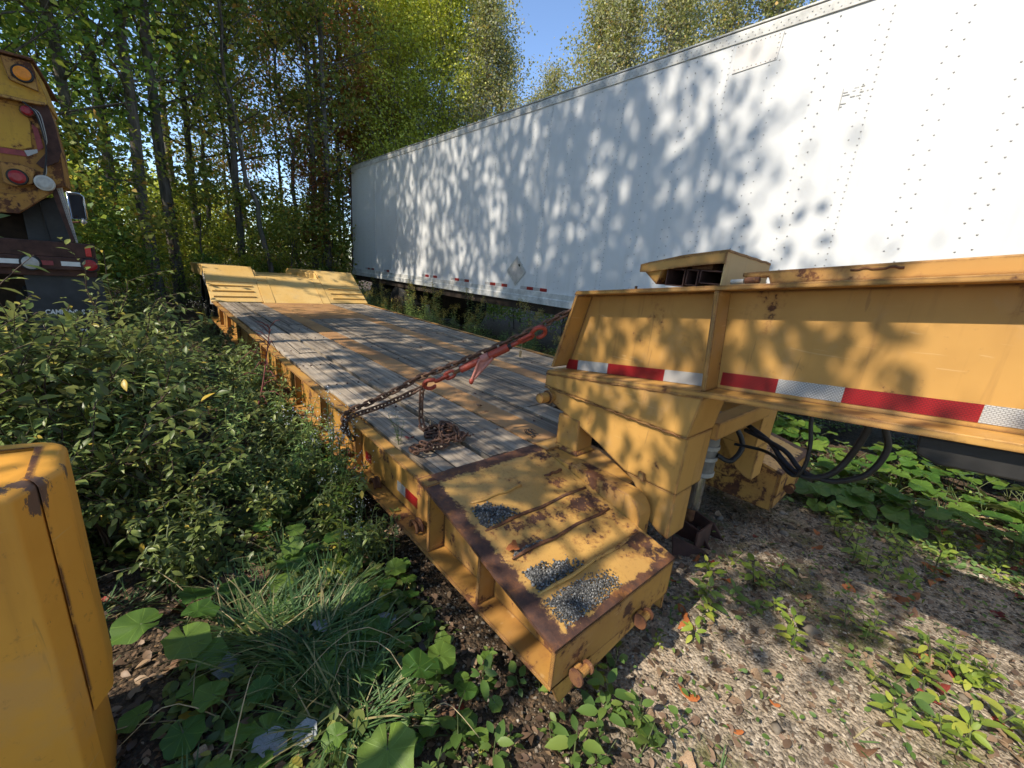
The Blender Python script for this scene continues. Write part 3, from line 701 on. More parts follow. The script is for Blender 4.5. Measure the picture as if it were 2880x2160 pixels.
heap('gravel', [(-1.185, -0.425), (-1.05, -0.43), (-1.03, -0.44), (-1.19, -0.438)], 260, 0.003, 0.005, 0.006, 'thin trail of grey grit along the middle ridge of the yellow wing')

# ------------------------------------------------------------------ gooseneck
gn = thing('trailer_gooseneck', 'yellow I-beam gooseneck with red and silver tape standing on the front of the trailer', 'gooseneck', (0, -0.6, 0.2))
YC = M['yellow_clean']
YEND = -5.2
def ztop(y): return 1.534 - 0.118 * (y - 0.009)
def zbot(y): return 1.112 + (1.217 - 1.112) * (0.14 - y) / 0.828 if y > -0.688 else 1.217 + 0.1045 * (-0.688 - y)
for side in ('near', 'far'):
    if side == 'near': X = lambda a: a
    else: X = lambda a: 0.16 - a
    pf = lambda poly, a, b, nm, mat=YC, bv=0.003: build(MB().prism_x(poly, X(a), X(b)), nm, mat, gn, bv)
    pf([(0.012, ztop(0.012)), (YEND, ztop(YEND)), (YEND, ztop(YEND) - 0.018), (0.02, ztop(0.02) - 0.018)], -0.500, -0.262, 'top_flange')
    pf([(0.014, ztop(0.014) - 0.019), (-0.002, ztop(0) - 0.019), (0.104, 1.134), (0.122, 1.134)], -0.499, -0.264, 'end_flange')
    pf([(-0.003, ztop(0) - 0.0185), (YEND, ztop(YEND) - 0.0185), (YEND, zbot(YEND) + 0.001), (-0.688, zbot(-0.688) + 0.001), (0.1, zbot(0.1) + 0.001)], -0.390, -0.380, 'web', YC, 0)
    pf([(0.142, 1.112), (-0.688, 1.217), (YEND, zbot(YEND)), (YEND, zbot(YEND) - 0.024), (-0.688, 1.193), (0.150, 1.090)], -0.500, -0.262, 'bottom_flange')
    pf([(-0.642, ztop(-0.65) - 0.0195), (-0.660, ztop(-0.66) - 0.0195), (-0.686, 1.219), (-0.668, 1.217)], -0.4995, -0.391, 'stiffener')
    pf([(-2.6, ztop(-2.6) - 0.0195), (-2.62, ztop(-2.62) - 0.0195), (-2.62, zbot(-2.62) + 0.002), (-2.6, zbot(-2.6) + 0.002)], -0.4995, -0.391, 'stiffener')
    pf([(0.150, 1.0885), (0.153, 1.022), (-0.655, 1.012), (-0.684, 1.1905)], -0.4975, -0.255, 'side_plate', YC, 0.004)
    pf([(0.130, 1.018), (0.122, 0.945), (0.06, 0.925), (-0.02, 0.900), (-0.224, 0.829), (-0.394, 0.752), (-0.651, 0.750), (-0.656, 1.0105)], -0.486, -0.257, 'hook_plate', YC, 0.004)
    pf([(-0.396, 0.7490), (-0.45, 0.71), (-0.49, 0.66), (-0.52, 0.61), (-0.56, 0.565), (-0.610, 0.537), (-0.651, 0.529), (-0.650, 0.7470)], -0.480, -0.330, 'hook_toe', YC, 0.006)
    # weld beads
    for (a, b) in (((0.15, 1.0885), (-0.684, 1.1905)), ((0.150, 1.016), (-0.655, 1.0085))):
        pts = [(X(-0.497), a[0] + (b[0] - a[0]) * k / 40, a[1] + (b[1] - a[1]) * k / 40 + 0.002 * math.sin(k * 2.1)) for k in range(41)]
        build(MB().tube(pts, [0.0050 + 0.0014 * math.sin(k * 1.3) for k in range(41)], 6), 'weld_bead', Y, gn, smooth=True)
    build(MB().cyl((X(-0.585), 0.100, 0.974), (X(-0.40), 0.100, 0.974), 0.027, 20).cyl((X(-0.527), 0.100, 0.974), (X(-0.515), 0.100, 0.974), 0.037, 20), 'hinge_pin', YC, gn, 0.003)
# rivets of reflective tape on the near web
TZ = [(0.107, 1.111, 1.165), (0.031, 1.122, 1.175), (-0.158, 1.148, 1.201), (-0.455, 1.186, 1.237), (-0.636, 1.211, 1.261)]
def tape(y0, y1, b0, b1, col):
    build(MB().prism_x([(y0, b0), (y1, b1), (y1, b1 + 0.0515), (y0, b0 + 0.0515)], -0.3925, -0.3905), 'reflective_strip', M[col], gn)
for i, c in enumerate(('tape_red', 'tape_white', 'tape_red', 'tape_white')):
    tape(TZ[i][0], TZ[i + 1][0], zbot(TZ[i][0]) + 0.002, zbot(TZ[i + 1][0]) + 0.002, c)
for y0, y1, c in ((-0.694, -0.886, 'tape_red'), (-0.8865, -1.0745, 'tape_white'), (-1.075, -1.3725, 'tape_red'), (-1.373, -1.57, 'tape_white'), (-1.5705, -1.87, 'tape_red'), (-1.8705, -2.06, 'tape_white')):
    tape(y0, y1, zbot(y0) + 0.017, zbot(y1) + 0.017, c)
# support leg standing on the neck plate
leg = build(MB().box(-0.492, -0.362, -0.108, 0.036, 0.728, 0.900), 'support_leg', M['yellow'], gn, 0.008)
build(MB().hexa([(-0.505, -0.125, 0.7145), (-0.345, -0.125, 0.7145), (-0.345, 0.045, 0.7145), (-0.505, 0.045, 0.7145)],
                [(-0.488, -0.104, 0.735), (-0.366, -0.104, 0.735), (-0.366, 0.032, 0.735), (-0.488, 0.032, 0.735)]), 'leg_foot', M['yellow_worn'], leg, 0.004)
build(MB().box(-0.256, 0.414, -0.678, -0.600, 0.955, 1.036), 'cross_beam', YC, gn, 0.006)
build(MB().box(-0.256, 0.414, -0.30, -0.20, 0.88, 1.0), 'cross_beam', YC, gn, 0.006)
mb = MB()
for y in (-1.2, -2.2, -3.4, -4.6): mb.box(-0.38, 0.54, y - 0.05, y + 0.05, ztop(y) - 0.12, ztop(y) - 0.03)
build(mb, 'cross_beam', M['yellow'], gn, 0.005)
build(MB().hexa([(-0.4955, -0.50, 0.742), (-0.486, -0.50, 0.742), (-0.486, -0.47, 0.747), (-0.4955, -0.47, 0.747)][::-1] and
                [(-0.510, -0.508, 0.752), (-0.4865, -0.508, 0.752), (-0.4865, -0.478, 0.758), (-0.510, -0.478, 0.758)],
                [(-0.502, -0.503, 0.785), (-0.4865, -0.503, 0.785), (-0.4865, -0.475, 0.788), (-0.502, -0.475, 0.788)]), 'stop_block', YC, gn, 0.002)
# hydraulic jack between the cheeks
jk = build(MB().tube([(0.20, -0.47, 0.575), (0.20, -0.47, 0.60), (0.20, -0.47, 0.78), (0.21, -0.465, 0.95)], [0.060, 0.066, 0.066, 0.055], 20), 'jack_body', plain('dull_grey_jack', (0.21, 0.20, 0.18), 0.6, 0, 0.3, 12, 0.1), gn, smooth=False)
for z in (0.585, 0.68, 0.745): build(MB().cyl((0.20, -0.47, z), (0.20, -0.47, z + 0.022), 0.073, 20), 'clamp', M['grime'], jk, 0.002)
build(MB().tube([(0.205, -0.45, 0.50), (0.215, -0.45, 0.27)], 0.036, 18), 'sleeve', M['rust'], jk)
build(MB().cyl((0.20, -0.47, 0.36), (0.20, -0.47, 0.58), 0.040, 20), 'jack_rod', M['chrome'], jk)
pd = build(MB().box(0.02, 0.20, -0.60, -0.586, 0.185, 0.325).hexa([(-0.10, -0.56, 0.13), (0.16, -0.70, 0.13), (0.165, -0.69, 0.13), (-0.095, -0.55, 0.13)], [(-0.06, -0.50, 0.29), (0.02, -0.64, 0.25), (0.025, -0.63, 0.25), (-0.055, -0.49, 0.29)])
           .box(0.00, 0.36, -0.68, -0.34, 0.14, 0.16).prism_x([(-0.67, 0.16), (-0.36, 0.16), (-0.44, 0.30), (-0.58, 0.27)], 0.29, 0.305).prism_x([(-0.67, 0.16), (-0.36, 0.16), (-0.44, 0.30), (-0.58, 0.27)], 0.13, 0.145), 'ground_pad', M['rust_brown'], gn, 0.004)
# hoses
def smooth_path(pts, n=40):
    P = np.array(pts, float); t = np.arange(len(P)); tt = np.linspace(0, len(P) - 1, n); o_ = []
    for u in tt:
        i = min(int(u), len(P) - 2); f = u - i
        p0, p1, p2, p3 = P[max(i - 1, 0)], P[i], P[i + 1], P[min(i + 2, len(P) - 1)]
        o_.append(0.5 * ((2 * p1) + (-p0 + p2) * f + (2 * p0 - 5 * p1 + 4 * p2 - p3) * f * f + (-p0 + 3 * p1 - 3 * p2 + p3) * f ** 3))
    return [tuple(a) for a in o_]
build(MB().tube(smooth_path([(0, -0.935, 1.25), (0, -0.94, 1.10), (0.0, -0.96, 1.0), (0, -0.965, 0.90), (0.0, -0.945, 0.838), (0.02, -0.905, 0.833), (0.1, -0.83, 0.850), (0.2, -0.74, 0.83), (0.24, -0.60, 0.80)]), 0.0085, 8), 'hydraulic_hose', M['black'], gn, smooth=True)
build(MB().tube(smooth_path([(-0.02, -1.12, 1.24), (-0.02, -1.125, 1.13), (0, -1.10, 1.0), (0.0, -1.06, 0.90), (0.0, -0.995, 0.850), (0.02, -0.93, 0.845), (0.08, -0.85, 0.870), (0.16, -0.77, 0.90), (0.24, -0.62, 0.93)]), 0.0125, 8), 'hydraulic_hose', M['black'], gn, smooth=True)
build(MB().tube(smooth_path([(-0.02, -1.155, 1.24), (-0.02, -1.17, 1.15), (0, -1.196, 1.06), (0.0, -1.165, 0.945), (0.0, -1.09, 0.878), (0.0, -1.03, 0.860), (0.02, -0.95, 0.862), (0.10, -0.85, 0.90), (0.22, -0.64, 0.90)]), 0.0115, 8), 'hydraulic_hose', M['black'], gn, smooth=True)
build(MB().tube(smooth_path([(0.20, -0.54, 0.72), (0.24, -0.60, 0.70), (0.30, -0.62, 0.78), (0.28, -0.57, 0.88), (0.20, -0.5, 0.92)]), 0.014, 8), 'hydraulic_hose', M['black'], gn, smooth=True)
build(MB().prism_x([(-1.275, 1.245), (YEND, 1.245 + 0.1045 * (-YEND - 1.275)), (YEND, 1.205 + 0.1045 * (-YEND - 1.275)), (-1.33, 1.175), (-1.282, 1.19)], -0.455, -0.18), 'air_tank_cradle', M['blackmetal'], gn, 0.006)
# box on top with three square tubes looking back
T2 = M['yellow_skylit']
def zt2(y): return ztop(y) + 0.001
bx0, bx1, by0, by1 = -0.488, -0.045, -0.658, -0.42
build(MB().prism_y([(bx0, 1.612), (bx1, 1.612), (bx1, 1.722), (bx0, 1.736)], by0, by0 + 0.006), 'box_side_plate', T2, gn, 0.002)
roof = [(by0 - 0.002, 1.7225), (-0.60, 1.714), (-0.50, 1.697), (-0.40, 1.678), (-0.315, 1.660)]
roofm = MB(); vs = []; fs = []
nx_ = 8
for i, (y, z) in enumerate(roof):
    for k in range(nx_ + 1):
        x = bx0 - 0.002 + (bx1 - bx0) * k / nx_
        vs.append((x + (0.010 * math.sin(i * 2.2) if k == 0 else 0), y, z + 0.0155 - 0.014 * k / nx_ + 0.002 * math.sin(k * 3 + i)))
for i in range(len(roof) - 1):
    for k in range(nx_):
        a = i * (nx_ + 1) + k; fs.append((a, a + 1, a + nx_ + 2, a + nx_ + 1))
o = build(roofm.add(vs, fs), 'box_roof', Y, gn)
so = o.modifiers.new('thick', 'SOLIDIFY'); so.thickness = 0.008; so.offset = -1
lip = MB(); vs = []; fs = []
for i, (y, z) in enumerate([(by0, 1.734), (-0.60, 1.727), (-0.52, 1.714), (-0.44, 1.699), (-0.36, 1.684), (-0.318, 1.672)]):
    dz_ = [0.044, 0.043, 0.042, 0.040, 0.040, 0.030][i]
    vs += [(bx0 - 0.003, y, z), (bx0 - 0.006 + 0.004 * math.sin(i * 3), y, z - dz_)]
for i in range(5): fs.append((2 * i, 2 * i + 1, 2 * i + 3, 2 * i + 2))
o = build(lip.add(vs, fs), 'box_lip', Y, gn); so = o.modifiers.new('thick', 'SOLIDIFY'); so.thickness = 0.007; so.offset = 0
o = build(MB().add([(bx0 + 0.002, -0.425, 1.67), (bx0 + 0.30, -0.425, 1.66), (bx0 + 0.28, -0.395, 1.602), (bx0 + 0.01, -0.392, 1.598), (bx0 + 0.0, -0.318, 1.662), (bx0 + 0.3, -0.32, 1.65)], [(0, 3, 2, 1), (4, 3, 0), (4, 5, 2, 3)]), 'bent_flap', M['yellow_worn'], gn)
o.modifiers.new('thick', 'SOLIDIFY').thickness = 0.007
for (a, b) in ((-0.652, -0.566), (-0.560, -0.513), (-0.507, -0.430)):
    z0 = max(zt2(a), zt2(b)) + 0.0005; z1 = 1.664
    w = 0.005; mb = MB()
    mb.box(bx0 + 0.012, bx1, a, a + w, z0, z1).box(bx0 + 0.012, bx1, b - w, b, z0, z1)
    mb.box(bx0 + 0.012, bx1, a + w, b - w, z0, z0 + w).box(bx0 + 0.012, bx1, a + w, b - w, z1 - w, z1).box(bx1 - 0.02, bx1 - 0.012, a + w, b - w, z0 + w, z1 - w)
    build(mb, 'square_tube', M['rust_brown'], gn, 0.0015)  # dark colour stands in for the shade inside the hollow tubes
build(MB().box(bx0 + 0.02, bx1 - 0.01, -0.505, -0.44, 1.666, 1.690).box(bx0 + 0.03, bx1 - 0.01, -0.60, -0.52, 1.666, 1.695), 'box_filler', M['rust'], gn, 0.003)
# bar along the top and its loose bits
def zb(y): return 1.645 - 0.108 * (y + 0.71)
build(MB().prism_x([(-0.705, zb(-0.705) + 0.004), (-0.735, zb(-0.735)), (-0.79, zb(-0.79)), (-0.80, ztop(-0.80) + 0.001), (YEND, ztop(YEND) + 0.001), (YEND, zb(YEND) + 0.038), (-1.4, zb(-1.4) + 0.031), (-0.75, zb(-0.75) + 0.020), (-0.705, zb(-0.705) + 0.018)], -0.442, -0.40), 'top_bar', Y, gn, 0.004)
build(MB().cyl((-0.47, -0.683, 1.628), (-0.47, -0.725, 1.633), 0.0085, 10), 'loose_bolt', M['grime'], gn)
build(MB().cyl((-0.47, -0.73, 1.636), (-0.47, -0.775, 1.641), 0.011, 10), 'loose_bolt', M['yellow_worn'], gn)
pts = [(-0.443, -1.01 - 0.01 * k, zb(-1.01 - 0.01 * k) + 0.010 + (0.004 if 2 < k < 5 or 8 < k < 11 else 0.0)) for k in range(13)]
build(MB().tube(pts, 0.0035, 6), 'weld_scar', M['rust'], gn, smooth=True)
build(MB().cyl((-0.46, -0.29, 1.570), (-0.46, -0.29, 1.583), 0.006, 8), 'loose_bolt', M['rust'], gn)

# ------------------------------------------------------------------ chains and binder
def link_mesh():
    mb = MB(); L, Wd, r = 0.0215, 0.0125, 0.0058
    pts = []
    for a in np.linspace(-math.pi / 2, math.pi / 2, 7): pts.append((L + Wd * math.cos(a), Wd * math.sin(a), 0))
    for a in np.linspace(math.pi / 2, 1.5 * math.pi, 7): pts.append((-L + Wd * math.cos(a), Wd * math.sin(a), 0))
    n = 7; vs = []; fs = []; m = len(pts)
    for i in range(m):
        p = Vector(pts[i]); d = (Vector(pts[(i + 1) % m]) - Vector(pts[i - 1])).normalized(); s = Vector((0, 0, 1)); b = d.cross(s)
        for k in range(n):
            a = 2 * math.pi * k / n; vs.append(p + (b * math.cos(a) + s * math.sin(a)) * r)
    for i in range(m):
        for k in range(n):
            fs.append((i * n + k, ((i + 1) % m) * n + k, ((i + 1) % m) * n + (k + 1) % n, i * n + (k + 1) % n))
    me = bpy.data.meshes.new('link'); me.from_pydata([tuple(v) for v in vs], [], fs); me.materials.append(M['chain'])
    me.polygons.foreach_set('use_smooth', [True] * len(fs)); me.update()
    return me
LINK = link_mesh(); PITCH = 0.0445
def resample(path, step):
    P = np.array(path, float); seg = np.linalg.norm(np.diff(P, axis=0), axis=1); L = np.concatenate([[0], np.cumsum(seg)])
    t = np.arange(0, L[-1], step); return np.stack([np.interp(t, L, P[:, k]) for k in range(3)], 1)
def chain(path, label, group=None, jitter=0.15, roll0=0.5, parent=None):
    pts = resample(path, PITCH)
    root = parent or thing('chain', label, 'chain', tuple(pts[0]), group)
    RC = np.random.RandomState(len(pts))
    base = worldloc(root)
    for i in range(len(pts) - 1):
        a, b = Vector(pts[i]), Vector(pts[i + 1]); d = (b - a).normalized()
        up = Vector((0, 0, 1)) if abs(d.z) < 0.9 else Vector((1, 0, 0))
        s = d.cross(up).normalized(); u = s.cross(d)
        ang = roll0 + (math.pi / 2 if i % 2 else 0) + RC.uniform(-jitter, jitter)
        y = s * math.cos(ang) + u * math.sin(ang); z = d.cross(y)
        m = Matrix(((d.x, y.x, z.x), (d.y, y.y, z.y), (d.z, y.z, z.z)))
        meshobj('link', LINK, root, (a + b) / 2 - base, m.to_euler())
    return root
CS, CH, CE = np.array((-1.285, 0.86, 0.765)), np.array((-1.02, 0.565, 0.985)), np.array((-0.47, 0.02, 1.455))
def lerp(a, b, t): return a + (b - a) * t
sag = lambda a, b, s, n=16: [tuple(lerp(a, b, k / n) - np.array((0, 0, s * 4 * (k / n) * (1 - k / n)))) for k in range(n + 1)]
up1 = sag(CS + (0, 0.03, 0.01), CH + (0.0, 0.02, 0.03), 0.012) + sag(CH + (0, 0.02, 0.03), CE, 0.02)[1:]
chain([(-1.27, 0.93, 0.60), (-1.312, 0.92, 0.66), (-1.315, 0.905, 0.73)] + up1, 'long rusty chain running from the left rail past the red binder to the gooseneck')
chain([(-1.27, 0.88, 0.60), (-1.312, 0.875, 0.66), (-1.312, 0.862, 0.735)] + sag(CS + (0.0, -0.03, 0.0), CH + (0.005, -0.005, -0.02), 0.012), 'short lower rusty chain from the left deck rail to the red hook', roll0=1.0)
chain([tuple(CH + (0.02, -0.01, 0.0)), tuple(CH + (0.005, -0.005, -0.03)), (-1.022, 0.552, 0.90), (-1.024, 0.550, 0.84), (-1.024, 0.545, 0.785)], 'rusty chain tail hanging straight down from the red hook to the pile', roll0=0.2, jitter=0.3)
RC = np.random.RandomState(21)
pp = [(-1.024, 0.545, 0.79), (-1.022, 0.53, 0.752)]
cen = np.array((-0.975, 0.385)); cur = np.array((-1.022, 0.53))
# the chain folds back and forth in flat loops, the later ones lying over the first
for i, (u, v) in enumerate([(-.5, .8), (.2, .95), (.75, .7), (.3, .55), (-.6, .5), (-.9, .25), (-.2, .2), (.6, .3), (.95, .05), (.4, -.1), (-.5, 0), (-.85, -.3), (-.3, -.4), (.4, -.35), (.9, -.5), (.5, -.75), (-.2, -.7), (-.6, -.55), (-.3, -.1), (.1, .35), (.5, .6), (.7, 0), (.3, -.55), (-.1, -.9)]):
    q = cen + np.array((u * 0.10, v * 0.15)) + RC.uniform(-0.008, 0.008, 2)
    pp.append((q[0], q[1], 0.739 + (0.017 if i > 11 else 0.0) + (0.014 if i > 17 else 0) + RC.uniform(0, 0.006)))
chain(pp, 'heaped pile of rusty chain on the planks below the hanging tail', jitter=0.45)
pp = []
for i in range(9):
    a = i * 0.95; rr = 1 - 0.06 * i
    pp.append((-1.16 + math.cos(a) * 0.065 * rr, 0.285 + math.sin(a) * 0.05 * rr, 0.742 + 0.0035 * i))
chain([(-1.02, 0.29, 0.745), (-1.08, 0.27, 0.742)] + pp, 'small coil of rusty chain lying over the deck rail edge', jitter=0.4)

bd = thing('load_binder', 'red ratchet load binder with a pale pink lever stretched along the rusty chain', 'load binder', tuple(CH))
BA = CH + (0.01, -0.02, -0.015); BB = lerp(CH, CE, 0.80) + (0.0, 0.0, -0.035)
ax = Vector(BB - BA).normalized()
def bp_(t, off=(0, 0, 0)): return tuple(lerp(BA, BB, t) + np.array(off))
sx = ax.cross(Vector((0, 0, 1))).normalized(); uz = sx.cross(ax)
def ringpath(c, L, Wd, roll, n=10):
    y = sx * math.cos(roll) + uz * math.sin(roll); c = Vector(c); P = []
    for a in np.linspace(-math.pi / 2, math.pi / 2, n): P.append(c + ax * (L + Wd * math.cos(a)) + y * Wd * math.sin(a))
    for a in np.linspace(math.pi / 2, 1.5 * math.pi, n): P.append(c + ax * (-L + Wd * math.cos(a)) + y * Wd * math.sin(a))
    return P + [P[0], P[1]]
def hook(c, flip, sc=1.0):
    y = (sx * 0.5 + uz * 0.87) ; c = Vector(c); P = []
    for a in np.linspace(-2.4, 1.9, 12): P.append(c + ax * flip * (0.026 * sc * math.cos(a)) + y * 0.024 * sc * math.sin(a))
    P.append(c - ax * flip * 0.035 * sc + y * 0.012)
    return P
O = M['orange']
build(MB().tube(hook(bp_(0.05), -1, 1.2), [0.006] + [0.0105] * 11 + [0.010], 8), 'grab_hook', O, bd, smooth=True)
build(MB().tube(ringpath(bp_(0.155), 0.020, 0.017, 0.3), 0.0085, 8, False), 'end_link', O, bd, smooth=True)
build(MB().tube(ringpath(bp_(0.225), 0.012, 0.016, 1.6), 0.0085, 8, False), 'end_link', O, bd, smooth=True)
build(MB().cyl(bp_(0.26), bp_(0.33), 0.010, 12), 'screw_eye', M['rust'], bd, smooth=False)
build(MB().tube([bp_(0.315), bp_(0.32), bp_(0.49), bp_(0.495)], [0.014, 0.0185, 0.0185, 0.0165], 18), 'barrel', O, bd)
build(MB().tube([bp_(0.495), bp_(0.56)], 0.024, 18), 'ratchet_housing', M['pink'], bd, 0.003)
build(MB().tube([bp_(0.56), bp_(0.565), bp_(0.715), bp_(0.72)], [0.0185, 0.0215, 0.0215, 0.018], 18), 'barrel', O, bd)
build(MB().cyl(bp_(0.72), bp_(0.745), 0.016, 14), 'screw_collar', M['blackmetal'], bd)
build(MB().cyl(bp_(0.74), bp_(0.83), 0.011, 12), 'screw_eye', O, bd, smooth=False)
build(MB().tube(ringpath(bp_(0.865), 0.020, 0.021, 0.5), 0.0085, 8, False), 'end_link', O, bd, smooth=True)
build(MB().tube(hook(bp_(0.97), 1, 1.25), [0.006] + [0.0115] * 11 + [0.010], 8), 'grab_hook', O, bd, smooth=True)
# lever: an open V frame hanging to the near side
t0 = Vector(bp_(0.50)); t1 = Vector(bp_(0.60)); tip = Vector(bp_(0.44)) + Vector((-0.03, -0.02, -0.092))
lv = MB(); lv.tube([t0 + Vector((-0.02, -0.01, 0.006)), tip + Vector((0, 0, 0.006))], [0.008, 0.007], 8)
lv.tube([t1 + Vector((-0.012, -0.01, -0.018)), tip + Vector((0.004, 0.002, 0.0))], [0.008, 0.006], 8)
lv.add([t0 + Vector((-0.02, -0.01, 0.004)), t1 + Vector((-0.012, -0.01, -0.016)), tip + Vector((0.003, 0.001, 0.004)), tip + Vector((-0.003, 0, 0.006))], [(0, 1, 2, 3)])
build(lv, 'lever', M['pink'], bd)
build(MB().tube([tip + Vector((0.0, 0.0, 0.012)), tip, tip - Vector((0.004, 0.002, 0.014))], [0.011, 0.013, 0.007], 10), 'lever_knob', O, bd, smooth=True)
a = Vector(bp_(0.83))
build(MB().tube([a, a + Vector((0.004, 0, -0.03)), a + Vector((-0.002, 0.0, -0.055))], 0.0014, 5).box(a.x - 0.010, a.x + 0.006, a.y - 0.001, a.y + 0.0015, a.z - 0.085, a.z - 0.053), 'wire_tag', M['straw'], bd)
# twist of black wire on the deck strip
wp = [(-0.52 + 0.035 * math.cos(a) * (1 - a / 30), 0.20 + 0.045 * math.sin(a * 1.3), 0.733 + 0.006 * math.sin(a * 3)) for a in np.linspace(0, 14, 60)]
props(build(MB().tube(wp, 0.0022, 5), 'wire_scrap', M['black'], None, smooth=True, loc=(-0.52, 0.2, 0.727)), 'little tangle of black wire on the yellow strip beside the gooseneck leg', 'wire')

# ------------------------------------------------------------------ white van trailer
vx = 2.53; VY0, VY1 = -5.1, 11.08
van = thing('box_trailer', 'long white riveted box trailer behind the yellow lowbed', 'trailer', (vx, 3.0, 0.0))
ZB, ZTOP = 1.150, 4.0
RS = 1.2192; y0s = -0.264
seams = [y0s + RS * k for k in range(-4, 10)]
edges = [VY0] + [s for s in seams if VY0 + 0.2 < s < VY1 - 0.2] + [VY1]
RV = np.random.RandomState(3)
for i in range(len(edges) - 1):
    a, b = edges[i], edges[i + 1]
    n = 10; m = 14; vs = []; fs = []
    ph = RV.uniform(0, 9)
    for r_ in range(m + 1):
        z = 1.335 + (3.915 - 1.335) * r_ / m
        for k in range(n + 1):
            y = a + (b - a) * k / n
            bow = 0.0035 * (vnoise(y * 1.7 + ph, z * 1.4, 9) - 0.5) * math.sin(math.pi * k / n) * 2
            vs.append((vx + bow - (0.0025 if k == 0 else 0.0), y, z))
    for r_ in range(m):
        for k in range(n):
            q = r_ * (n + 1) + k; fs.append((q, q + n + 1, q + n + 2, q + 1))
    o = build(MB().add(vs, fs), 'side_panel', M['white'], van)
    so = o.modifiers.new('thick', 'SOLIDIFY'); so.thickness = 0.004; so.offset = -1
build(MB().box(vx + 0.006, vx + 2.58, VY0, VY1 - 0.01, 1.20, 3.96), 'van_body', M['vangrey'], van)
build(MB().prism_y([(vx - 0.012, 3.90), (vx + 0.02, 3.90), (vx + 0.02, 4.0), (vx + 0.0, 4.004), (vx - 0.012, 3.985)], VY0, VY1), 'top_rail', M['vangrey'], van, 0.003)
build(MB().box(vx - 0.016, vx + 2.6, VY0, VY1 + 0.004, 4.0045, 4.022), 'roof_edge', M['rail'], van, 0.004)
build(MB().box(vx - 0.020, vx + 0.03, VY1 + 0.001, VY1 + 0.05, 1.15, 4.0), 'rear_post', M['rust_brown'], van, 0.004)
build(MB().prism_y([(vx - 0.020, 1.335), (vx - 0.020, 1.255), (vx - 0.030, 1.245), (vx - 0.030, 1.150), (vx + 0.02, 1.150), (vx + 0.02, 1.335)], VY0, VY1), 'bottom_rail', M['vangrey'], van, 0.003)
build(MB().box(vx + 0.03, vx + 2.5, VY0, VY1, 1.02, 1.149), 'floor_frame', M['underside'], van)
# rivets
def dome(V, F, x, y, z, r):
    n0 = sum(len(v) for v in V); k = 6
    r = r * 1.2
    ring = [(x, y + r * math.cos(a), z + r * math.sin(a)) for a in np.arange(k) * 2 * math.pi / k]
    V.append(ring + [(x - r * 0.55, y + r * .5 * math.cos(a), z + r * .5 * math.sin(a)) for a in np.arange(k) * 2 * math.pi / k])
    b = [n0 + i for i in range(2 * k)]
    for i in range(k): F.append((b[i], b[k + i], b[k + (i + 1) % k], b[(i + 1) % k]))
    F.append((b[k], b[k + 5], b[k + 4], b[k + 3])); F.append((b[k], b[k + 3], b[k + 2], b[k + 1]))
VV, FF = [], []
for s in seams:
    if not (VY0 < s < VY1): continue
    for z in np.arange(1.37, 3.89, 0.0508): dome(VV, FF, vx - 0.003, s + 0.012, z, 0.0058)
    for z in np.arange(1.37, 3.89, 0.1016): dome(VV, FF, vx - 0.001, s + 0.082, z, 0.0058)
    for q in (RS / 3, 2 * RS / 3):
        for z in np.arange(1.40, 3.87, 0.1016):
            for dy in (-0.042, 0.042): dome(VV, FF, vx - 0.002, s + q + dy, z + (0.0 if dy > 0 else 0.02), 0.0062)
for y in np.arange(VY0 + 0.05, VY1, 0.06): dome(VV, FF, vx - 0.013, y, 3.925, 0.0055); dome(VV, FF, vx - 0.013, y + 0.03, 3.958, 0.0055) if int(y * 10) % 3 else None
for y in np.arange(VY0 + 0.05, VY1, 0.075): dome(VV, FF, vx - 0.021, y, 1.315, 0.0055); dome(VV, FF, vx - 0.031, y, 1.225, 0.0055)
def _rm():
    m, t = newmat('grey_rivet'); out(t, principled(t, (0.36, 0.355, 0.345), 0.5, 0.2, None)); return m
meshobj('side_rivets', npmesh('side_rivets', np.array([p for v in VV for p in v]), np.array(FF), _rm()), van, (-vx, -3.0, 0.0), kind='stuff')
for y in (9.86, 9.60, 8.67, 6.72, 6.38, 5.55, 5.22, 4.42, 4.10, 3.46, 3.16, 2.24, 1.92, 0.9, 0.5, -0.6, -1.0):
    ln = 0.15
    build(MB().box(vx - 0.0215, vx - 0.0205, y, y + ln, 1.272, 1.322) if False else MB().box(vx - 0.0045, vx - 0.0025, y, y + ln, 1.342, 1.392), 'reflective_strip', M['tape_red'], van)
    build(MB().box(vx - 0.0045, vx - 0.0025, y + ln + 0.002, y + ln + 0.155, 1.342, 1.392), 'reflective_strip', M['tape_white'], van)
# hazard placard holder
c = (3.895, 1.615); rr = 0.235
ph = build(MB().prism_x([(c[0] - rr, c[1]), (c[0], c[1] - rr), (c[0] + rr, c[1]), (c[0], c[1] + rr)], vx - 0.012, vx - 0.005), 'placard_holder', M['rail'], van, 0.002)
r2 = 0.19
build(MB().prism_x([(c[0] - r2, c[1]), (c[0], c[1] - r2), (c[0] + r2, c[1]), (c[0], c[1] + r2)], vx - 0.0145, vx - 0.0122), 'placard', plain('brownish_placard', (0.52, 0.47, 0.42), 0.6, 0, 0.2, 9, 0.05), ph)
for zz, ww in ((0.085, 0.10), (-0.085, 0.10)): build(MB().box(vx - 0.018, vx - 0.0147, c[0] - ww, c[0] + ww, c[1] + zz - 0.004, c[1] + zz + 0.004), 'placard_clip', M['rail'], ph)
build(MB().prism_x([(c[0] - 0.10, c[1] + 0.09), (c[0] - 0.075, c[1] + 0.07), (c[0] - 0.05, c[1] + 0.10), (c[0] - 0.07, c[1] + 0.12)], vx - 0.021, vx - 0.0147), 'placard_clip', M['blackmetal'], ph)
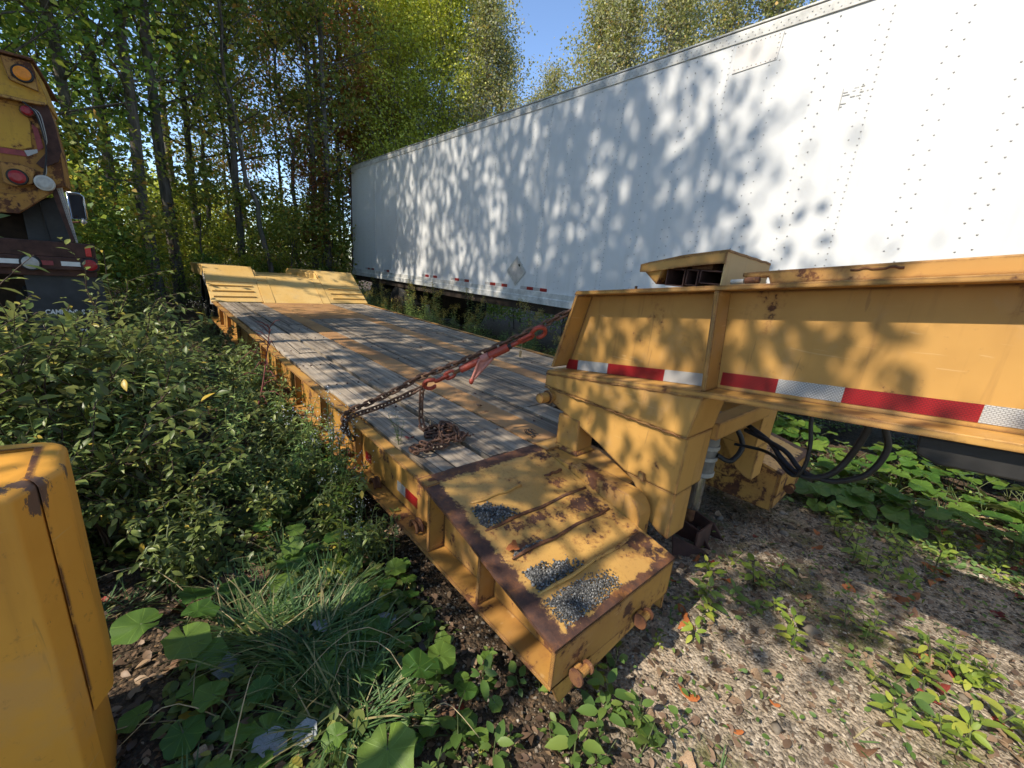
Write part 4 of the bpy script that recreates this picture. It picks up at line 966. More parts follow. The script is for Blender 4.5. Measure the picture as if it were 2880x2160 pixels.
# repair patch under the top rail, with rivets, and an old sticker ghost
build(MB().prism_x([(0.515, 3.885), (0.535, 3.665), (0.925, 3.645), (0.925, 3.885)], vx - 0.008, vx - 0.004), 'repair_patch', plain('offwhite_patch', (0.64, 0.61, 0.57), 0.5, 0, 0.06, 5, 0.02), van, 0.001)
VV, FF = [], []
for y in np.arange(0.55, 0.92, 0.04): dome(VV, FF, vx - 0.008, y, 3.868, 0.0055); dome(VV, FF, vx - 0.008, y, 3.675 - 0.0 * y, 0.0055)
for z in np.arange(3.68, 3.87, 0.04): dome(VV, FF, vx - 0.008, 0.545, z, 0.0055)
meshobj('patch_rivets', npmesh('patch_rivets', np.array([p for v in VV for p in v]), np.array(FF), bpy.data.materials['grey_rivet']), van, (-vx, -3.0, 0.0), kind='stuff')
mb = MB()
RQ = np.random.RandomState(8)
for k in range(7):
    z = 3.285 - 0.021 * k
    y = -0.055
    while y > -0.225:
        w = RQ.uniform(0.008, 0.05)
        if RQ.uniform() < (0.75 if k < 3 else 0.35): mb.box(vx - 0.0042, vx - 0.0034, y, y - w, z, z + RQ.uniform(0.003, 0.010))
        y -= w + RQ.uniform(0.004, 0.03)
mb.box(vx - 0.0042, vx - 0.0034, -0.05, -0.054, 3.14, 3.30)
build(mb, 'sticker_remains', M['grime'], van, kind='stuff')
# running gear far under the tail and the landing legs
for yw in (8.3, 9.6):
    for xk in (vx + 0.32, vx + 2.2):
        wo = build(MB().tube([(xk - 0.28, yw, 0.55), (xk - 0.24, yw, 0.55), (xk + 0.24, yw, 0.55), (xk + 0.28, yw, 0.55)], [0.44, 0.51, 0.51, 0.44], 26), 'wheel', M['tyre'], van)
        build(MB().cyl((xk - 0.285, yw, 0.55), (xk + 0.285, yw, 0.55), 0.27, 18), 'rim', M['underside'], wo)
for a_ in (0.6, 1.9): build(MB().box(vx + a_, vx + a_ + 0.12, -2.2, -2.08, 0.05, 1.02), 'landing_leg', M['underside'], van)
build(MB().box(vx + 0.9, vx + 1.7, 7.6, 10.2, 0.6, 1.02), 'axle_frame', M['underside'], van)

# ------------------------------------------------------------------ yellow truck at the left edge
tk = thing('sander_truck', 'rear corner of a rusty yellow dump truck behind the bushes at the left edge', 'truck', (-3.6, 5.0, 0.2))
TY = M['truck_yellow']; TX = -2.505; TYY = 4.0
XL = -4.85
def txz(poly, y0, y1, nm, mat, parent=tk, bv=0.0025): return build(MB().prism_y(poly, y0, y1), nm, mat, parent, bv)
txz([(XL, 2.86), (-2.700, 2.855), (-2.545, 2.855), (-2.498, 2.62), (-2.50, 2.585), (-2.60, 2.58), (XL, 2.55)], 4.02, 4.6, 'hopper_rim', TY)
txz([(-2.70, 2.853), (-2.55, 2.853), (-2.535, 2.80), (-2.535, 2.66), (-2.68, 2.70)], 3.985, 4.018, 'lamp_bracket', M['yellow_worn'])
txz([(XL, 2.865), (-2.53, 2.862), (-2.525, 2.88), (XL, 2.882)], 3.96, 5.3, 'rim_cap', M['rust'])
txz([(XL, 2.548), (-2.60, 2.577), (-2.508, 2.583), (-2.500, 2.46), (-2.484, 2.24), (-2.490, 1.99), (-2.52, 1.975), (-2.66, 1.93), (-2.78, 1.86), (XL, 1.80)], 4.03, 4.45, 'hopper_body', M['truck_rusty'], bv=0.002)
txz([(-2.60, 2.575), (-2.50, 2.58), (-2.484, 2.48), (-2.472, 2.26), (-2.50, 2.17), (-2.60, 2.10), (-2.63, 2.13), (-2.565, 2.22), (-2.548, 2.40), (-2.575, 2.50)], 4.005, 4.029, 'rusted_corner', M['rust_brown'])
txz([(XL, 2.555), (-2.60, 2.583), (-2.51, 2.588), (-2.515, 2.565), (-2.60, 2.560), (XL, 2.53)], 3.97, 4.028, 'hopper_ledge', M['yellow_worn'])
txz([(-2.612, 2.42), (-2.583, 2.40), (-2.572, 2.262), (-2.607, 2.225)], 4.024, 4.0285, 'reflective_strip', M['redfade'], bv=0)
txz([(-2.682, 2.215), (-2.609, 2.240), (-2.609, 2.215), (-2.67, 2.175)], 4.024, 4.0285, 'reflective_strip', M['tape_white'], bv=0)
txz([(XL, 2.13), (-2.686, 2.213), (-2.672, 2.173), (XL, 2.09)], 4.024, 4.0285, 'reflective_strip', M['redfade'], bv=0)
# wiring hanging down the corner
for k in range(4):
    pth = smooth_path([(-2.63 + .01 * k, 3.965, 2.56 - 0.01 * k), (-2.575 + .008 * k, 3.955, 2.50), (-2.558 + .006 * k, 3.955, 2.40), (-2.552 + .004 * k, 3.96, 2.31), (-2.552, 3.965, 2.26), (-2.568, 3.965, 2.15), (-2.592 + 0.004 * k, 3.965, 2.06), (-2.61, 3.97, 2.01)], 30)
    build(MB().tube(pth, 0.006 if k == 0 else 0.0035, 6), 'wire', M['black'] if k % 2 == 0 else M['grime'], tk, smooth=True)
def lamp(x, z, y, r, lens, nm, rim='black', tilt=0.0):
    ri = build(MB().tube([(x, y + 0.03, z), (x, y + 0.002, z), (x, y - 0.006, z)], [r, r, r * 0.93], 24), nm, M[rim], tk)
    build(MB().tube([(x, y - 0.003, z), (x, y - 0.010, z), (x, y - 0.014, z)], [r * 0.80, r * 0.78, r * 0.5], 24), 'lens', M[lens], ri)
    return ri
lamp(-2.602, 2.757, 3.975, 0.060, 'amberlens', 'amber_lamp')
lamp(-2.62, 2.505, 4.0, 0.042, 'redlens', 'marker_lamp', 'rust')
lamp(-2.741, 2.003, 3.955, 0.060, 'redlens', 'tail_lamp')
lamp(-2.600, 1.985, 3.955, 0.060, 'clearlens', 'reverse_lamp', 'rail')
txz([(-2.82, 2.10), (-2.72, 2.105), (-2.64, 2.08), (-2.665, 1.97), (-2.76, 1.93), (-2.82, 1.95)], 3.965, 4.02, 'lamp_bracket', M['yellow_worn'])
# lower chute plates and the dark panel behind
txz([(XL, 1.82), (-2.78, 1.876), (-2.60, 1.955), (-2.56, 1.93), (-2.70, 1.80), (-2.78, 1.73), (XL, 1.60)], 3.99, 4.028, 'chute_plate', M['truck_rusty'])
txz([(-2.80, 1.78), (-2.555, 1.93), (-2.51, 1.55), (-2.80, 1.50)], 4.30, 4.33, 'dark_panel', M['darkpanel'])
txz([(-2.695, 1.86), (-2.685, 1.86), (-2.665, 1.50), (-2.68, 1.50)], 4.285, 4.299, 'panel_seam', M['black'])
txz([(-2.585, 1.99), (-2.545, 1.965), (-2.495, 1.535), (-2.515, 1.535)], 4.02, 4.06, 'corner_brace', M['rust_brown'])
pst = txz([(-2.555, 1.985), (-2.515, 1.985), (-2.482, 1.533), (-2.494, 1.533)], 4.08, 4.10, 'perforated_post', M['vangrey'])
mb = MB()
for k in range(34):
    z = 1.975 - 0.0125 * k; f = (1.985 - z) / 0.452
    for q in (0.3, 0.7): x = -2.555 + 0.061 * f + (0.040 - 0.028 * f) * q; mb.cyl((x, 4.079, z), (x, 4.0785, z), 0.0030, 6)
build(mb, 'post_holes', M['black'], pst, kind='stuff')
build(MB().box(-4.7, -2.6, 4.4, 5.2, 1.5, 1.9), 'spreader_frame', M['underside'], tk)
# rusty rear beam with lamps and tape
bm = txz([(XL, 2.52), (-2.64, 2.535), (-2.615, 2.44), (-2.635, 2.245), (-2.70, 2.215), (XL, 2.14)], 4.0245, 4.0295, 'clean_panel', TY, bv=0)
build(MB().box(XL, -2.385, 4.0, 4.16, 1.405, 1.530).box(XL, -2.380, 3.985, 4.16, 1.300, 1.4045), 'rear_beam', M['rust_brown'], tk, 0.006)
build(MB().box(XL, -2.40, 4.02, 4.16, 1.245, 1.299), 'rear_beam_lip', M['rust_brown'], tk, 0.004)
build(MB().box(-2.441, -2.404, 3.990, 3.9995, 1.425, 1.503), 'red_reflector', M['redplate'], tk, 0.002)
for (a, b, m_) in ((XL, -2.835, 'lettering'), (-2.715, -2.645, 'redfade'), (-2.600, -2.47, 'lettering')):
    build(MB().box(a, b, 3.981, 3.9845, 1.335, 1.372), 'reflective_strip', M[m_], tk)
lamp(-2.774, 1.348, 3.975, 0.064, 'clearlens', 'reverse_lamp')
lamp(-2.425, 1.352, 3.975, 0.060, 'redlens', 'tail_lamp')
fp = build(MB().box(-2.84, -2.365, 4.06, 4.072, 0.66, 1.244), 'mud_flap', M['darkpanel'], tk, 0.003)
def text(s, x0, x1, z, h, y, parent, bold=0.0, shear=0.0):
    c = bpy.data.curves.new('lettering', 'FONT'); c.body = s; c.size = h * 1.4; c.offset = bold; c.shear = shear; c.extrude = 0.0006
    o = bpy.data.objects.new('lettering', c); COL.objects.link(o); c.materials.append(M['lettering'])
    bpy.context.view_layer.update()
    w = o.dimensions.x or 1
    me = bpy.data.meshes.new_from_object(o.evaluated_get(bpy.context.evaluated_depsgraph_get())); bpy.data.objects.remove(o)
    o = bpy.data.objects.new('lettering', me); COL.objects.link(o); o['kind'] = 'stuff'
    o.parent = parent; o.rotation_euler = (math.pi / 2, 0, 0); o.scale = ((x1 - x0) / w, 1, 1)
    o.location = Vector((x0, y, z)) - worldloc(parent)
    return o
text('CAMIONS  S  N', -2.765, -2.462, 0.912, 0.040, 4.058, fp, 0.0022, 0.12)
text('GRANBY', -2.655, -2.525, 0.757, 0.020, 4.058, fp, 0.001)
text('1-800-      1827', -2.695, -2.474, 0.728, 0.020, 4.058, fp, 0.001)
text('S', -2.612, -2.585, 0.80, 0.035, 4.058, fp, 0.001)
build(MB().box(-4.6, -2.9, 4.5, 8.6, 0.75, 1.25), 'chassis', M['underside'], tk)
for yw in (4.85,):
    for xx in (-2.72, -4.55):
        w = build(MB().tube([(xx - 0.26, yw, 0.72), (xx - 0.2, yw, 0.72), (xx + 0.2, yw, 0.72), (xx + 0.26, yw, 0.72)], [0.46, 0.53, 0.53, 0.46], 26), 'wheel', M['tyre'], tk)
        build(MB().cyl((xx - 0.265, yw, 0.72), (xx + 0.265, yw, 0.72), 0.28, 18), 'rim', M['rust_brown'], w)
build(MB().box(-4.7, -2.95, 6.6, 8.2, 1.25, 1.95).box(-4.6, -3.05, 8.2, 9.2, 0.9, 1.6), 'cab', M['truck_yellow'], tk, 0.05)
# mirror out on its bracket
my = 6.5
mr = build(MB().box(-2.680, -2.555, my, my + 0.02, 1.80, 2.09), 'mirror', M['darkpanel'], tk, 0.01)
fr = [(-2.684, my - .01, 2.10), (-2.575, my - .01, 2.10), (-2.545, my - .01, 2.07), (-2.545, my - .01, 1.80), (-2.684, my - .01, 1.79)]
build(MB().tube(fr + [fr[0]], 0.011, 8), 'mirror_frame', M['chrome'], mr, smooth=True)
build(MB().tube([(-2.64, my, 1.835), (-2.62, my + .02, 1.76), (-3.0, my + 0.1, 1.70)], 0.010, 8), 'mirror_arm', M['rust'], mr, smooth=True)
build(MB().tube([(-2.59, my - 0.01, 1.81), (-2.575, my - 0.01, 1.77), (-2.59, my - 0.01, 1.735)], [0.01, 0.03, 0.01], 10), 'convex_mirror', M['rail'], mr, smooth=True)

# ------------------------------------------------------------------ amber steel block in the near left corner
blk = thing('steel_counterweight', 'amber painted steel block with scuffed rounded corners in the near left corner', 'counterweight', (-2.42, -0.1, 0.15))
A_ = M['amber']
t = A_.node_tree
pb = next(n for n in t.nodes if n.type == 'BSDF_PRINCIPLED')
src = pb.inputs['Base Color'].links[0].from_socket
pp_, bx_, by_, bz_ = posxyz(t)
wn = noise(t, nd(t, 'ShaderNodeVectorMath', {0: pp_, 1: (1, 1, 0.35)}, operation='MULTIPLY').outputs[0], 60, 7, 0.75); bl = None
for (cx, cyy, cz, r_) in ((-2.335, 0.115, 0.955, 0.06), (-2.345, 0.13, 0.985, 0.05), (-2.298, 0.22, 0.975, 0.035), (-2.39, 0.10, 0.99, 0.04)):
    cx, cyy, cz, r_ = -2.064 + 0.8 * (cx + 2.064), -1.318 + 0.8 * (cyy + 1.318), 1.599 + 0.8 * (cz - 1.599), r_ * 0.8
    dv = nd(t, 'ShaderNodeVectorMath', {0: pp_, 1: (cx, cyy, cz)}, operation='DISTANCE').outputs['Value']
    q = mth(t, 'SUBTRACT', 1.0, mth(t, 'DIVIDE', dv, r_), True); bl = q if bl is None else mth(t, 'MAXIMUM', bl, q)
wm = ss(t, mth(t, 'ADD', mth(t, 'MULTIPLY', bl, 0.40), mth(t, 'MULTIPLY', wn, 0.85)), 0.56, 0.59)
t.links.new(mix(t, wm, src, (0.15, 0.085, 0.055)), pb.inputs['Base Color'])
def block(poly, z0, z1, rnd):
    # vertical slab in plan poly with rounded top edges
    mb = MB(); n = len(poly); c = np.array(poly).mean(0); rings = []
    for k in range(7):
        a = math.pi / 2 * k / 6
        sh = rnd * (1 - math.cos(a)); rings.append((z1 - rnd + rnd * math.sin(a), sh))
    rings = [(z0, 0.0)] + rings
    vs = []; fs = []
    P = np.array(poly)
    for z, sh in rings:
        for i in range(n):
            d = P[i] - c; L = np.hypot(*d); q = P[i] - d / L * sh * 1.25
            vs.append((q[0], q[1], z))
    for r_ in range(len(rings) - 1):
        for i in range(n):
            fs.append((r_ * n + i, r_ * n + (i + 1) % n, (r_ + 1) * n + (i + 1) % n, (r_ + 1) * n + i))
    fs.append(tuple((len(rings) - 1) * n + i for i in range(n)))
    return mb.add(vs, fs)
def rpoly(corners, r, seg=5):
    corners = [(-2.064 + 0.8 * (a + 2.064), -1.318 + 0.8 * (b + 1.318)) for a, b in corners]
    P = [np.array(c, float) for c in corners]; o_ = []
    for i in range(len(P)):
        p, a, b = P[i], P[i - 1], P[(i + 1) % len(P)]
        u = (a - p) / np.linalg.norm(a - p); v = (b - p) / np.linalg.norm(b - p)
        rr = r[i] if isinstance(r, (list, tuple)) else r
        s, e = p + u * rr, p + v * rr
        for k in range(seg + 1):
            t = k / seg; o_.append(tuple((1 - t) ** 2 * s + 2 * t * (1 - t) * p + t * t * e))
    return o_
build(block(rpoly([(-2.360, 0.058), (-2.331, 0.116), (-2.331, 0.36), (-3.2, 0.50), (-3.2, -0.06)], [0.007, 0.003, 0.004, 0.05, 0.05]), 0.12, 1.12, 0.016), 'front_slab', A_, blk, smooth=True).data.set_sharp_from_angle(angle=math.radians(32))
build(block(rpoly([(-2.3275, 0.123), (-2.288, 0.195), (-2.300, 0.40), (-2.42, 0.44), (-3.2, 0.62), (-3.2, 0.515), (-2.328, 0.37)], [0.003, 0.016, 0.03, 0.05, 0.05, 0.01, 0.004]), 0.508, 1.123, 0.021), 'rear_slab', A_, blk, smooth=True).data.set_sharp_from_angle(angle=math.radians(32))

# ------------------------------------------------------------------ vegetation builders (numpy)
def unit(v): return v / np.maximum(1e-9, np.linalg.norm(v, axis=-1, keepdims=True))
def tubes(paths, radii, sides):
    """many tubes, each path (m,3) with radii (m,) -> V,F quads"""
    V, F, n0 = [], [], 0
    for P, r in zip(paths, radii):
        m = len(P); d = np.gradient(P, axis=0); d = unit(d)
        ref = np.array((0.3, 0.9, 0.1)); s = unit(np.cross(d, ref)); u = np.cross(s, d)
        a = np.arange(sides) * 2 * np.pi / sides
        ring = P[:, None, :] + (s[:, None, :] * np.cos(a)[None, :, None] + u[:, None, :] * np.sin(a)[None, :, None]) * np.asarray(r)[:, None, None]
        V.append(ring.reshape(-1, 3))
        i = np.arange(m - 1)[:, None] * sides; k = np.arange(sides)[None, :]
        F.append(np.stack([i + k, i + (k + 1) % sides, i + sides + (k + 1) % sides, i + sides + k], -1).reshape(-1, 4) + n0)
        n0 += m * sides
    return np.concatenate(V), np.concatenate(F)
def leaves_quads(C, A, N, L, wid, fold=0.12):
    """rhombic leaves: centre C, axis A, normal N, length L -> V,F (2 quads would double; one folded quad each)"""
    A = unit(A); B = unit(np.cross(N, A)); Nn = np.cross(A, B)
    L = L[:, None]
    v = np.stack([C - A * L * .5, C + B * L * wid * .5 + Nn * L * fold - A * L * 0.05, C + A * L * .5, C - B * L * wid * .5 + Nn * L * fold - A * L * 0.05], 1)
    n = len(C); F = np.arange(4 * n).reshape(n, 4)
    return v.reshape(-1, 3), F
def leaves_shaped(C, A, N, L, wid, droop=0.15, prof=(0.0, 0.72, 1.0, 0.62, 0.0)):
    """pointed leaves with a folded midrib: base, 3 ribs, tip -> quads (some degenerate-free)"""
    A = unit(A); B = unit(np.cross(N, A)); Nn = np.cross(A, B); n = len(C); L = L[:, None]
    ts = np.array([0.0, 0.22, 0.48, 0.76, 1.0]); V = []
    for t, w in zip(ts, prof):
        mid = C + A * L * t - Nn * L * droop * t * t
        ww = max(w, 0.03) * wid * .5
        V += [mid + B * L * ww + Nn * L * 0.06 * w, mid, mid - B * L * ww + Nn * L * 0.06 * w]
    V = np.stack(V, 1)
    f = []
    for r_ in range(4):
        for c in range(2):
            a = r_ * 3 + c; f.append((a, a + 1, a + 4, a + 3))
    F = (np.arange(n) * 15)[:, None, None] + np.array(f)[None]
    return V.reshape(-1, 3), F.reshape(-1, 4)

def tree_parts(seed, H, base, rad, nl, nleaf, lsize, r0, sway=0.25, wid=0.62, upw=0.6, top=1.0, clump=0.22, lean=(0, 0), density=1.0, droop=0.25, rtop=None):
    rs = np.random.RandomState(seed)
    m = 18; t = np.linspace(0, 1, m)
    wob = np.stack([np.cumsum(rs.normal(0, sway / m * 1.6, m)) + lean[0] * t ** 1.3, np.cumsum(rs.normal(0, sway / m * 1.6, m)) + lean[1] * t ** 1.3], 1)
    wob -= wob[0]
    trunk = np.column_stack([wob, t * H - 0.15 * (t == 0)])
    tr = r0 * (1 - 0.86 * t) ** 0.9; tr[0] *= 1.35
    paths, radii = [trunk], [tr]
    tips = []
    for i in range(nl):
        h = base + (H * 0.97 - base) * ((i + rs.uniform(0, 0.8)) / nl) ** 0.85
        f = h / H; k = (f * (m - 1)); j = int(min(k, m - 2)); p0 = trunk[j] + (trunk[j + 1] - trunk[j]) * (k - j)
        az = i * 2.399 + rs.uniform(-0.5, 0.5)
        rel = (h - base) / max(0.1, H - base)
        prof = (math.sin(math.pi * min(1, 0.18 + 0.78 * rel)) ** 0.7) * rs.uniform(0.6, 1.1)
        ln = rad * prof * (0.45 + 0.55 * top)
        el = upw * rs.uniform(0.6, 1.3) + rel * 0.35
        d = np.array((math.cos(az) * math.cos(el), math.sin(az) * math.cos(el), math.sin(el)))
        q = np.linspace(0, 1, 6)[:, None]
        bend = rs.normal(0, 0.10, 3)
        P = p0 + d * ln * q + bend * ln * q ** 2 + np.array((0, 0, -0.12)) * ln * q ** 2
        rr = np.interp(f, t, tr) * 0.42
        paths.append(P); radii.append(np.linspace(rr, 0.006, 6))
        for s_ in range(4 + int(ln * 1.6)):
            fq = rs.uniform(0.25, 1.0); kk = fq * 5; jj = int(min(kk, 4)); pb = P[jj] + (P[jj + 1] - P[jj]) * (kk - jj)
            dd = unit(d + rs.normal(0, 0.65, 3)); l2 = ln * rs.uniform(0.22, 0.48)
            P2 = pb + dd * l2 * np.linspace(0, 1, 4)[:, None] + np.array((0, 0, -0.08)) * l2 * np.linspace(0, 1, 4)[:, None] ** 2
            paths.append(P2); radii.append(np.linspace(rr * 0.35, 0.004, 4))
            for fr in (0.45, 0.75, 1.0): tips.append(pb + (P2[-1] - pb) * fr)
    V, F = tubes(paths[:1], radii[:1], 9)
    V2, F2 = tubes(paths[1:], radii[1:], 4)
    F2 = F2 + len(V)
    tips = np.array(tips)
    keep = rs.uniform(size=len(tips)) < density
    if keep.sum() > 5: tips = tips[keep]
    w = rs.uniform(0.2, 1.0, len(tips)); w /= w.sum()
    idx = rs.choice(len(tips), nleaf, p=w)
    C = tips[idx] + rs.normal(0, clump, (nleaf, 3)) * np.array((1, 1, 0.7))
    N = unit(rs.normal(0, 0.75, (nleaf, 3)) + np.array((0, 0, 0.8)))
    A = rs.normal(0, 1, (nleaf, 3)) + np.array((0, 0, -droop))
    A = A - N * np.sum(A * N, 1, keepdims=True) * 0.8
    L = lsize * rs.uniform(0.6, 1.25, nleaf)
    LV, LF = leaves_quads(C, A, N, L, wid)
    return np.concatenate([V, V2]), np.concatenate([F, F2]), LV, LF
TREES = {}
def tree_kind(key, bark, leaf, *a, **k):
    V, F, LV, LF = tree_parts(*a, **k)
    TREES[key] = (npmesh('trunk', V, F, bark, smooth=True), npmesh('crown', LV, LF, leaf))
tree_kind('maple', M['bark'], M['leaf_dark'], 101, 12.5, 3.6, 2.9, 28, 4600, 0.15, 0.125, clump=0.22, density=0.32)
tree_kind('maple_b', M['bark'], M['leaf_dark'], 102, 10.5, 1.6, 2.7, 32, 8500, 0.145, 0.10, clump=0.24, lean=(0.5, 0.3), density=0.45)
tree_kind('olive', M['bark'], M['leaf_olive'], 103, 11.5, 3.4, 2.1, 28, 3900, 0.12, 0.105, clump=0.20, density=0.36)
tree_kind('thin', M['bark'], M['leaf_olive'], 104, 9.0, 3.6, 2.0, 20, 2600, 0.12, 0.07, sway=0.9, clump=0.24, lean=(0.9, 0.2))
tree_kind('birch', M['bark_pale'], M['leaf_yellow'], 105, 11.0, 1.2, 2.7, 60, 19000, 0.095, 0.085, wid=0.7, upw=0.85, clump=0.24)
tree_kind('poplar', M['bark_pale'], M['leaf_grey'], 106, 11.0, 1.5, 2.2, 62, 15000, 0.085, 0.085, wid=0.75, upw=1.1, clump=0.21, sway=0.3)
tree_kind('redmaple', M['bark'], M['leaf_red'], 107, 9.5, 3.0, 1.9, 24, 5500, 0.12, 0.07, clump=0.22)
tree_kind('sapling', M['bark'], M['leaf_olive'], 108, 3.6, 0.5, 1.3, 18, 2600, 0.12, 0.03, clump=0.2)
tree_kind('bush', M['twig'], M['leaf_dark'], 109, 2.6, 0.15, 1.6, 22, 4200, 0.115, 0.025, clump=0.24, top=1.0)
tree_kind('suntint_bush', M['twig'], M['leaf_yellow'], 110, 2.4, 0.15, 1.5, 20, 3600, 0.11, 0.022, clump=0.24)  # bright leaf colour stands in for sunlight on bushes shaded by trees
tree_kind('orangemaple', M['bark'], leafmat('orange_turning_leaf', [(0.0, (0.14, 0.14, 0.03)), (0.35, (0.26, 0.21, 0.035)), (0.7, (0.38, 0.21, 0.035)), (1.0, (0.40, 0.13, 0.035))], 0.4), 111, 8.5, 2.0, 2.0, 26, 5500, 0.115, 0.07, clump=0.22)
def plant_tree(key, x, y, rz, sc, label, group, name='tree', cat='tree'):
    t = thing(name, label, cat, (x, y, float(gz(x, y)) - 0.02), group)
    t.rotation_euler = (0, 0, rz); t.scale = (sc, sc, sc)
    meshobj('trunk', TREES[key][0], t); meshobj('crown', TREES[key][1], t, kind='stuff')
    return t
G1 = 'leafy trees in the wood behind the trailers'
def fwd(px, dist):
    pass
# wood on the left and beyond the wheel humps
LBL = {'maple': 'dark green maple in the shady wood beyond the wheel humps', 'maple_b': 'leaning dark green maple in the shady wood on the left', 'olive': 'olive green tree in the wood with a straight dark trunk',
       'thin': 'thin bending dark tree with few leaves in the wood', 'birch': 'yellow green birch rising above the white box trailer', 'poplar': 'narrow pale poplar rising above the white box trailer',
       'redmaple': 'red leaved maple showing between the green crowns', 'sapling': 'olive sapling in the undergrowth of the wood', 'bush': 'dark green bush under the trees of the wood or beyond the box trailer', 'suntint_bush': 'yellow green bush with painted-in sunlight deep in the wood',
       'orangemaple': 'orange turning maple beside the far end of the white box trailer'}
RT = np.random.RandomState(17)
def wood(key, pts, nm='tree', cat='tree'):
    for (x, y, s) in pts:
        plant_tree(key, x, y, RT.uniform(0, 6.28), s, LBL[key], key + ' plants of the wood' if nm == 'bush' else key + ' trees of the wood', nm, cat)
wood('maple', [(-1.88, 11.2, 1.0), (-1.44, 12.1, 1.05), (-2.45, 13.8, 1.05), (-2.9, 11.5, 0.95), (-3.6, 10.9, 1.0), (-4.9, 13.6, 1.1), (-0.9, 19.5, 1.1)])
wood('maple_b', [(-3.4, 9.7, 0.8), (-5.2, 11.3, 1.0), (-3.0, 16.0, 0.9), (-6.6, 14.5, 1.1)])
wood('olive', [(0.06, 12.7, 1.0), (1.78, 12.1, 0.95), (2.02, 11.7, 1.0), (-0.7, 15.0, 1.05), (2.8, 14.8, 1.05), (1.0, 19.0, 1.1), (4.6, 20.5, 1.1)])
wood('thin', [(0.38, 11.1, 0.95), (1.36, 11.9, 1.0), (-0.24, 15.6, 1.1), (0.9, 16.2, 1.1)])
wood('redmaple', [(1.62, 11.9, 0.42), (3.1, 13.4, 1.0), (4.3, 15.6, 1.1), (2.3, 18.2, 1.1), (5.6, 17.0, 1.05)])
wood('orangemaple', [(3.3, 14.0, 0.85), (0.6, 18.5, 0.9), (4.2, 13.4, 0.8)])
wood('birch', [(4.7, 12.9, 0.90), (5.7, 11.9, 0.94), (5.4, 14.4, 1.05), (6.5, 12.9, 1.0), (6.2, 16.0, 1.15)])
wood('poplar', [(6.5, 10.7, 0.90), (7.2, 10.4, 0.76), (7.9, 9.1, 0.68), (8.6, 8.0, 0.86), (8.9, 7.2, 0.86), (9.4, 6.1, 0.92), (9.9, 5.0, 0.90), (7.6, 12.2, 0.98), (9.9, 8.4, 1.0), (11.0, 6.8, 1.05), (10.8, 4.0, 0.95), (7.3, 8.9, 0.60)])
wood('sapling', [(-2.6, 9.4, 0.9), (0.9, 11.3, 0.7), (1.8, 11.6, 0.8), (-1.0, 11.9, 0.9), (2.3, 12.0, 1.0), (0.7, 13.0, 0.9)], 'tree')
wood('bush', [(-3.2, 8.0, 0.8), (-2.4, 9.3, 0.55), (-4.2, 12.0, 1.1), (-3.0, 12.6, 0.8), (2.7, 13.0, 0.7), (-5.6, 9.8, 1.2), (0.55, 11.9, 0.38), (-0.9, 11.4, 0.40), (1.7, 11.5, 0.40)] + [(5.9 + 0.4 * (i_ % 2), -4.0 + 1.45 * i_, 0.62 + 0.06 * (i_ % 3)) for i_ in range(10)], 'bush', 'bush')
wood('suntint_bush', [(-1.6, 12.9, 0.5), (0.2, 12.2, 0.45), (1.0, 12.6, 0.5), (-0.6, 14.2, 0.6), (2.1, 12.5, 0.5), (-2.3, 11.6, 0.5), (-1.8, 14.2, 0.9), (-0.3, 13.2, 0.75), (1.2, 14.8, 0.9), (-3.4, 15.2, 1.0), (2.2, 17.0, 1.2), (-0.9, 17.5, 1.1), (-4.4, 17.8, 1.2), (0.5, 21.0, 1.4), (-2.6, 20.0, 1.4), (4.2, 20.5, 1.4), (-6.5, 20.0, 1.6), (-1.0, 23.5, 1.5)], 'bush', 'bush')
# big trees outside the frame on the sunny side: they throw the dappled shade
G2 = 'shade trees standing left of the photograph'
tree_kind('shade', M['bark'], M['leaf_dark'], 131, 14.5, 7.0, 2.7, 30, 3400, 0.20, 0.16, clump=0.28, density=0.5)
tree_kind('shade_low', M['bark'], M['leaf_dark'], 132, 10.2, 5.6, 2.2, 24, 2000, 0.18, 0.11, clump=0.24, density=0.6)
tree_kind('shade_high', M['bark'], M['leaf_dark'], 133, 15.0, 9.6, 2.6, 24, 2700, 0.20, 0.15, clump=0.28, density=0.5)
tree_kind('shade_small', M['bark'], M['leaf_dark'], 134, 5.5, 2.9, 1.0, 18, 2300, 0.10, 0.05, clump=0.15, density=0.7)
SHADE = [('shade', -6.9, 4.7, 1.0), ('shade_high', -7.2, 8.0, 1.0), ('shade_high', -8.2, 10.6, 1.0), ('shade_high', -7.6, 2.9, 0.92), ('shade_low', -6.4, 3.6, 1.0), ('shade_low', -6.2, 1.95, 0.95), ('shade_low', -6.8, 5.6, 0.9), ('shade_small', -3.75, -0.42, 1.05), ('shade_small', -4.6, 0.75, 1.1)]
for (x, y, s) in ((-13, -6, 0.8), (-13.5, -2, 0.8), (-13, 2, 0.82), (-13.8, 6, 0.85), (-13, 10, 0.82), (-14, 14, 0.9), (-12, -9.5, 0.8), (-8.5, -10.5, 0.9), (-5, -9.5, 0.95), (-1.5, -10.5, 1.0), (2.5, -9.8, 0.95), (6.5, -10.5, 1.0)): SHADE.append(('maple_b', x, y, s))  # unseen rows added left and behind the camera to screen off sky light
for i, (k, x, y, s) in enumerate(SHADE):
    plant_tree(k, x, y, (i * 2.1 + 0.4) % 6.28, s, 'tall unseen shade tree standing outside the picture', G2)

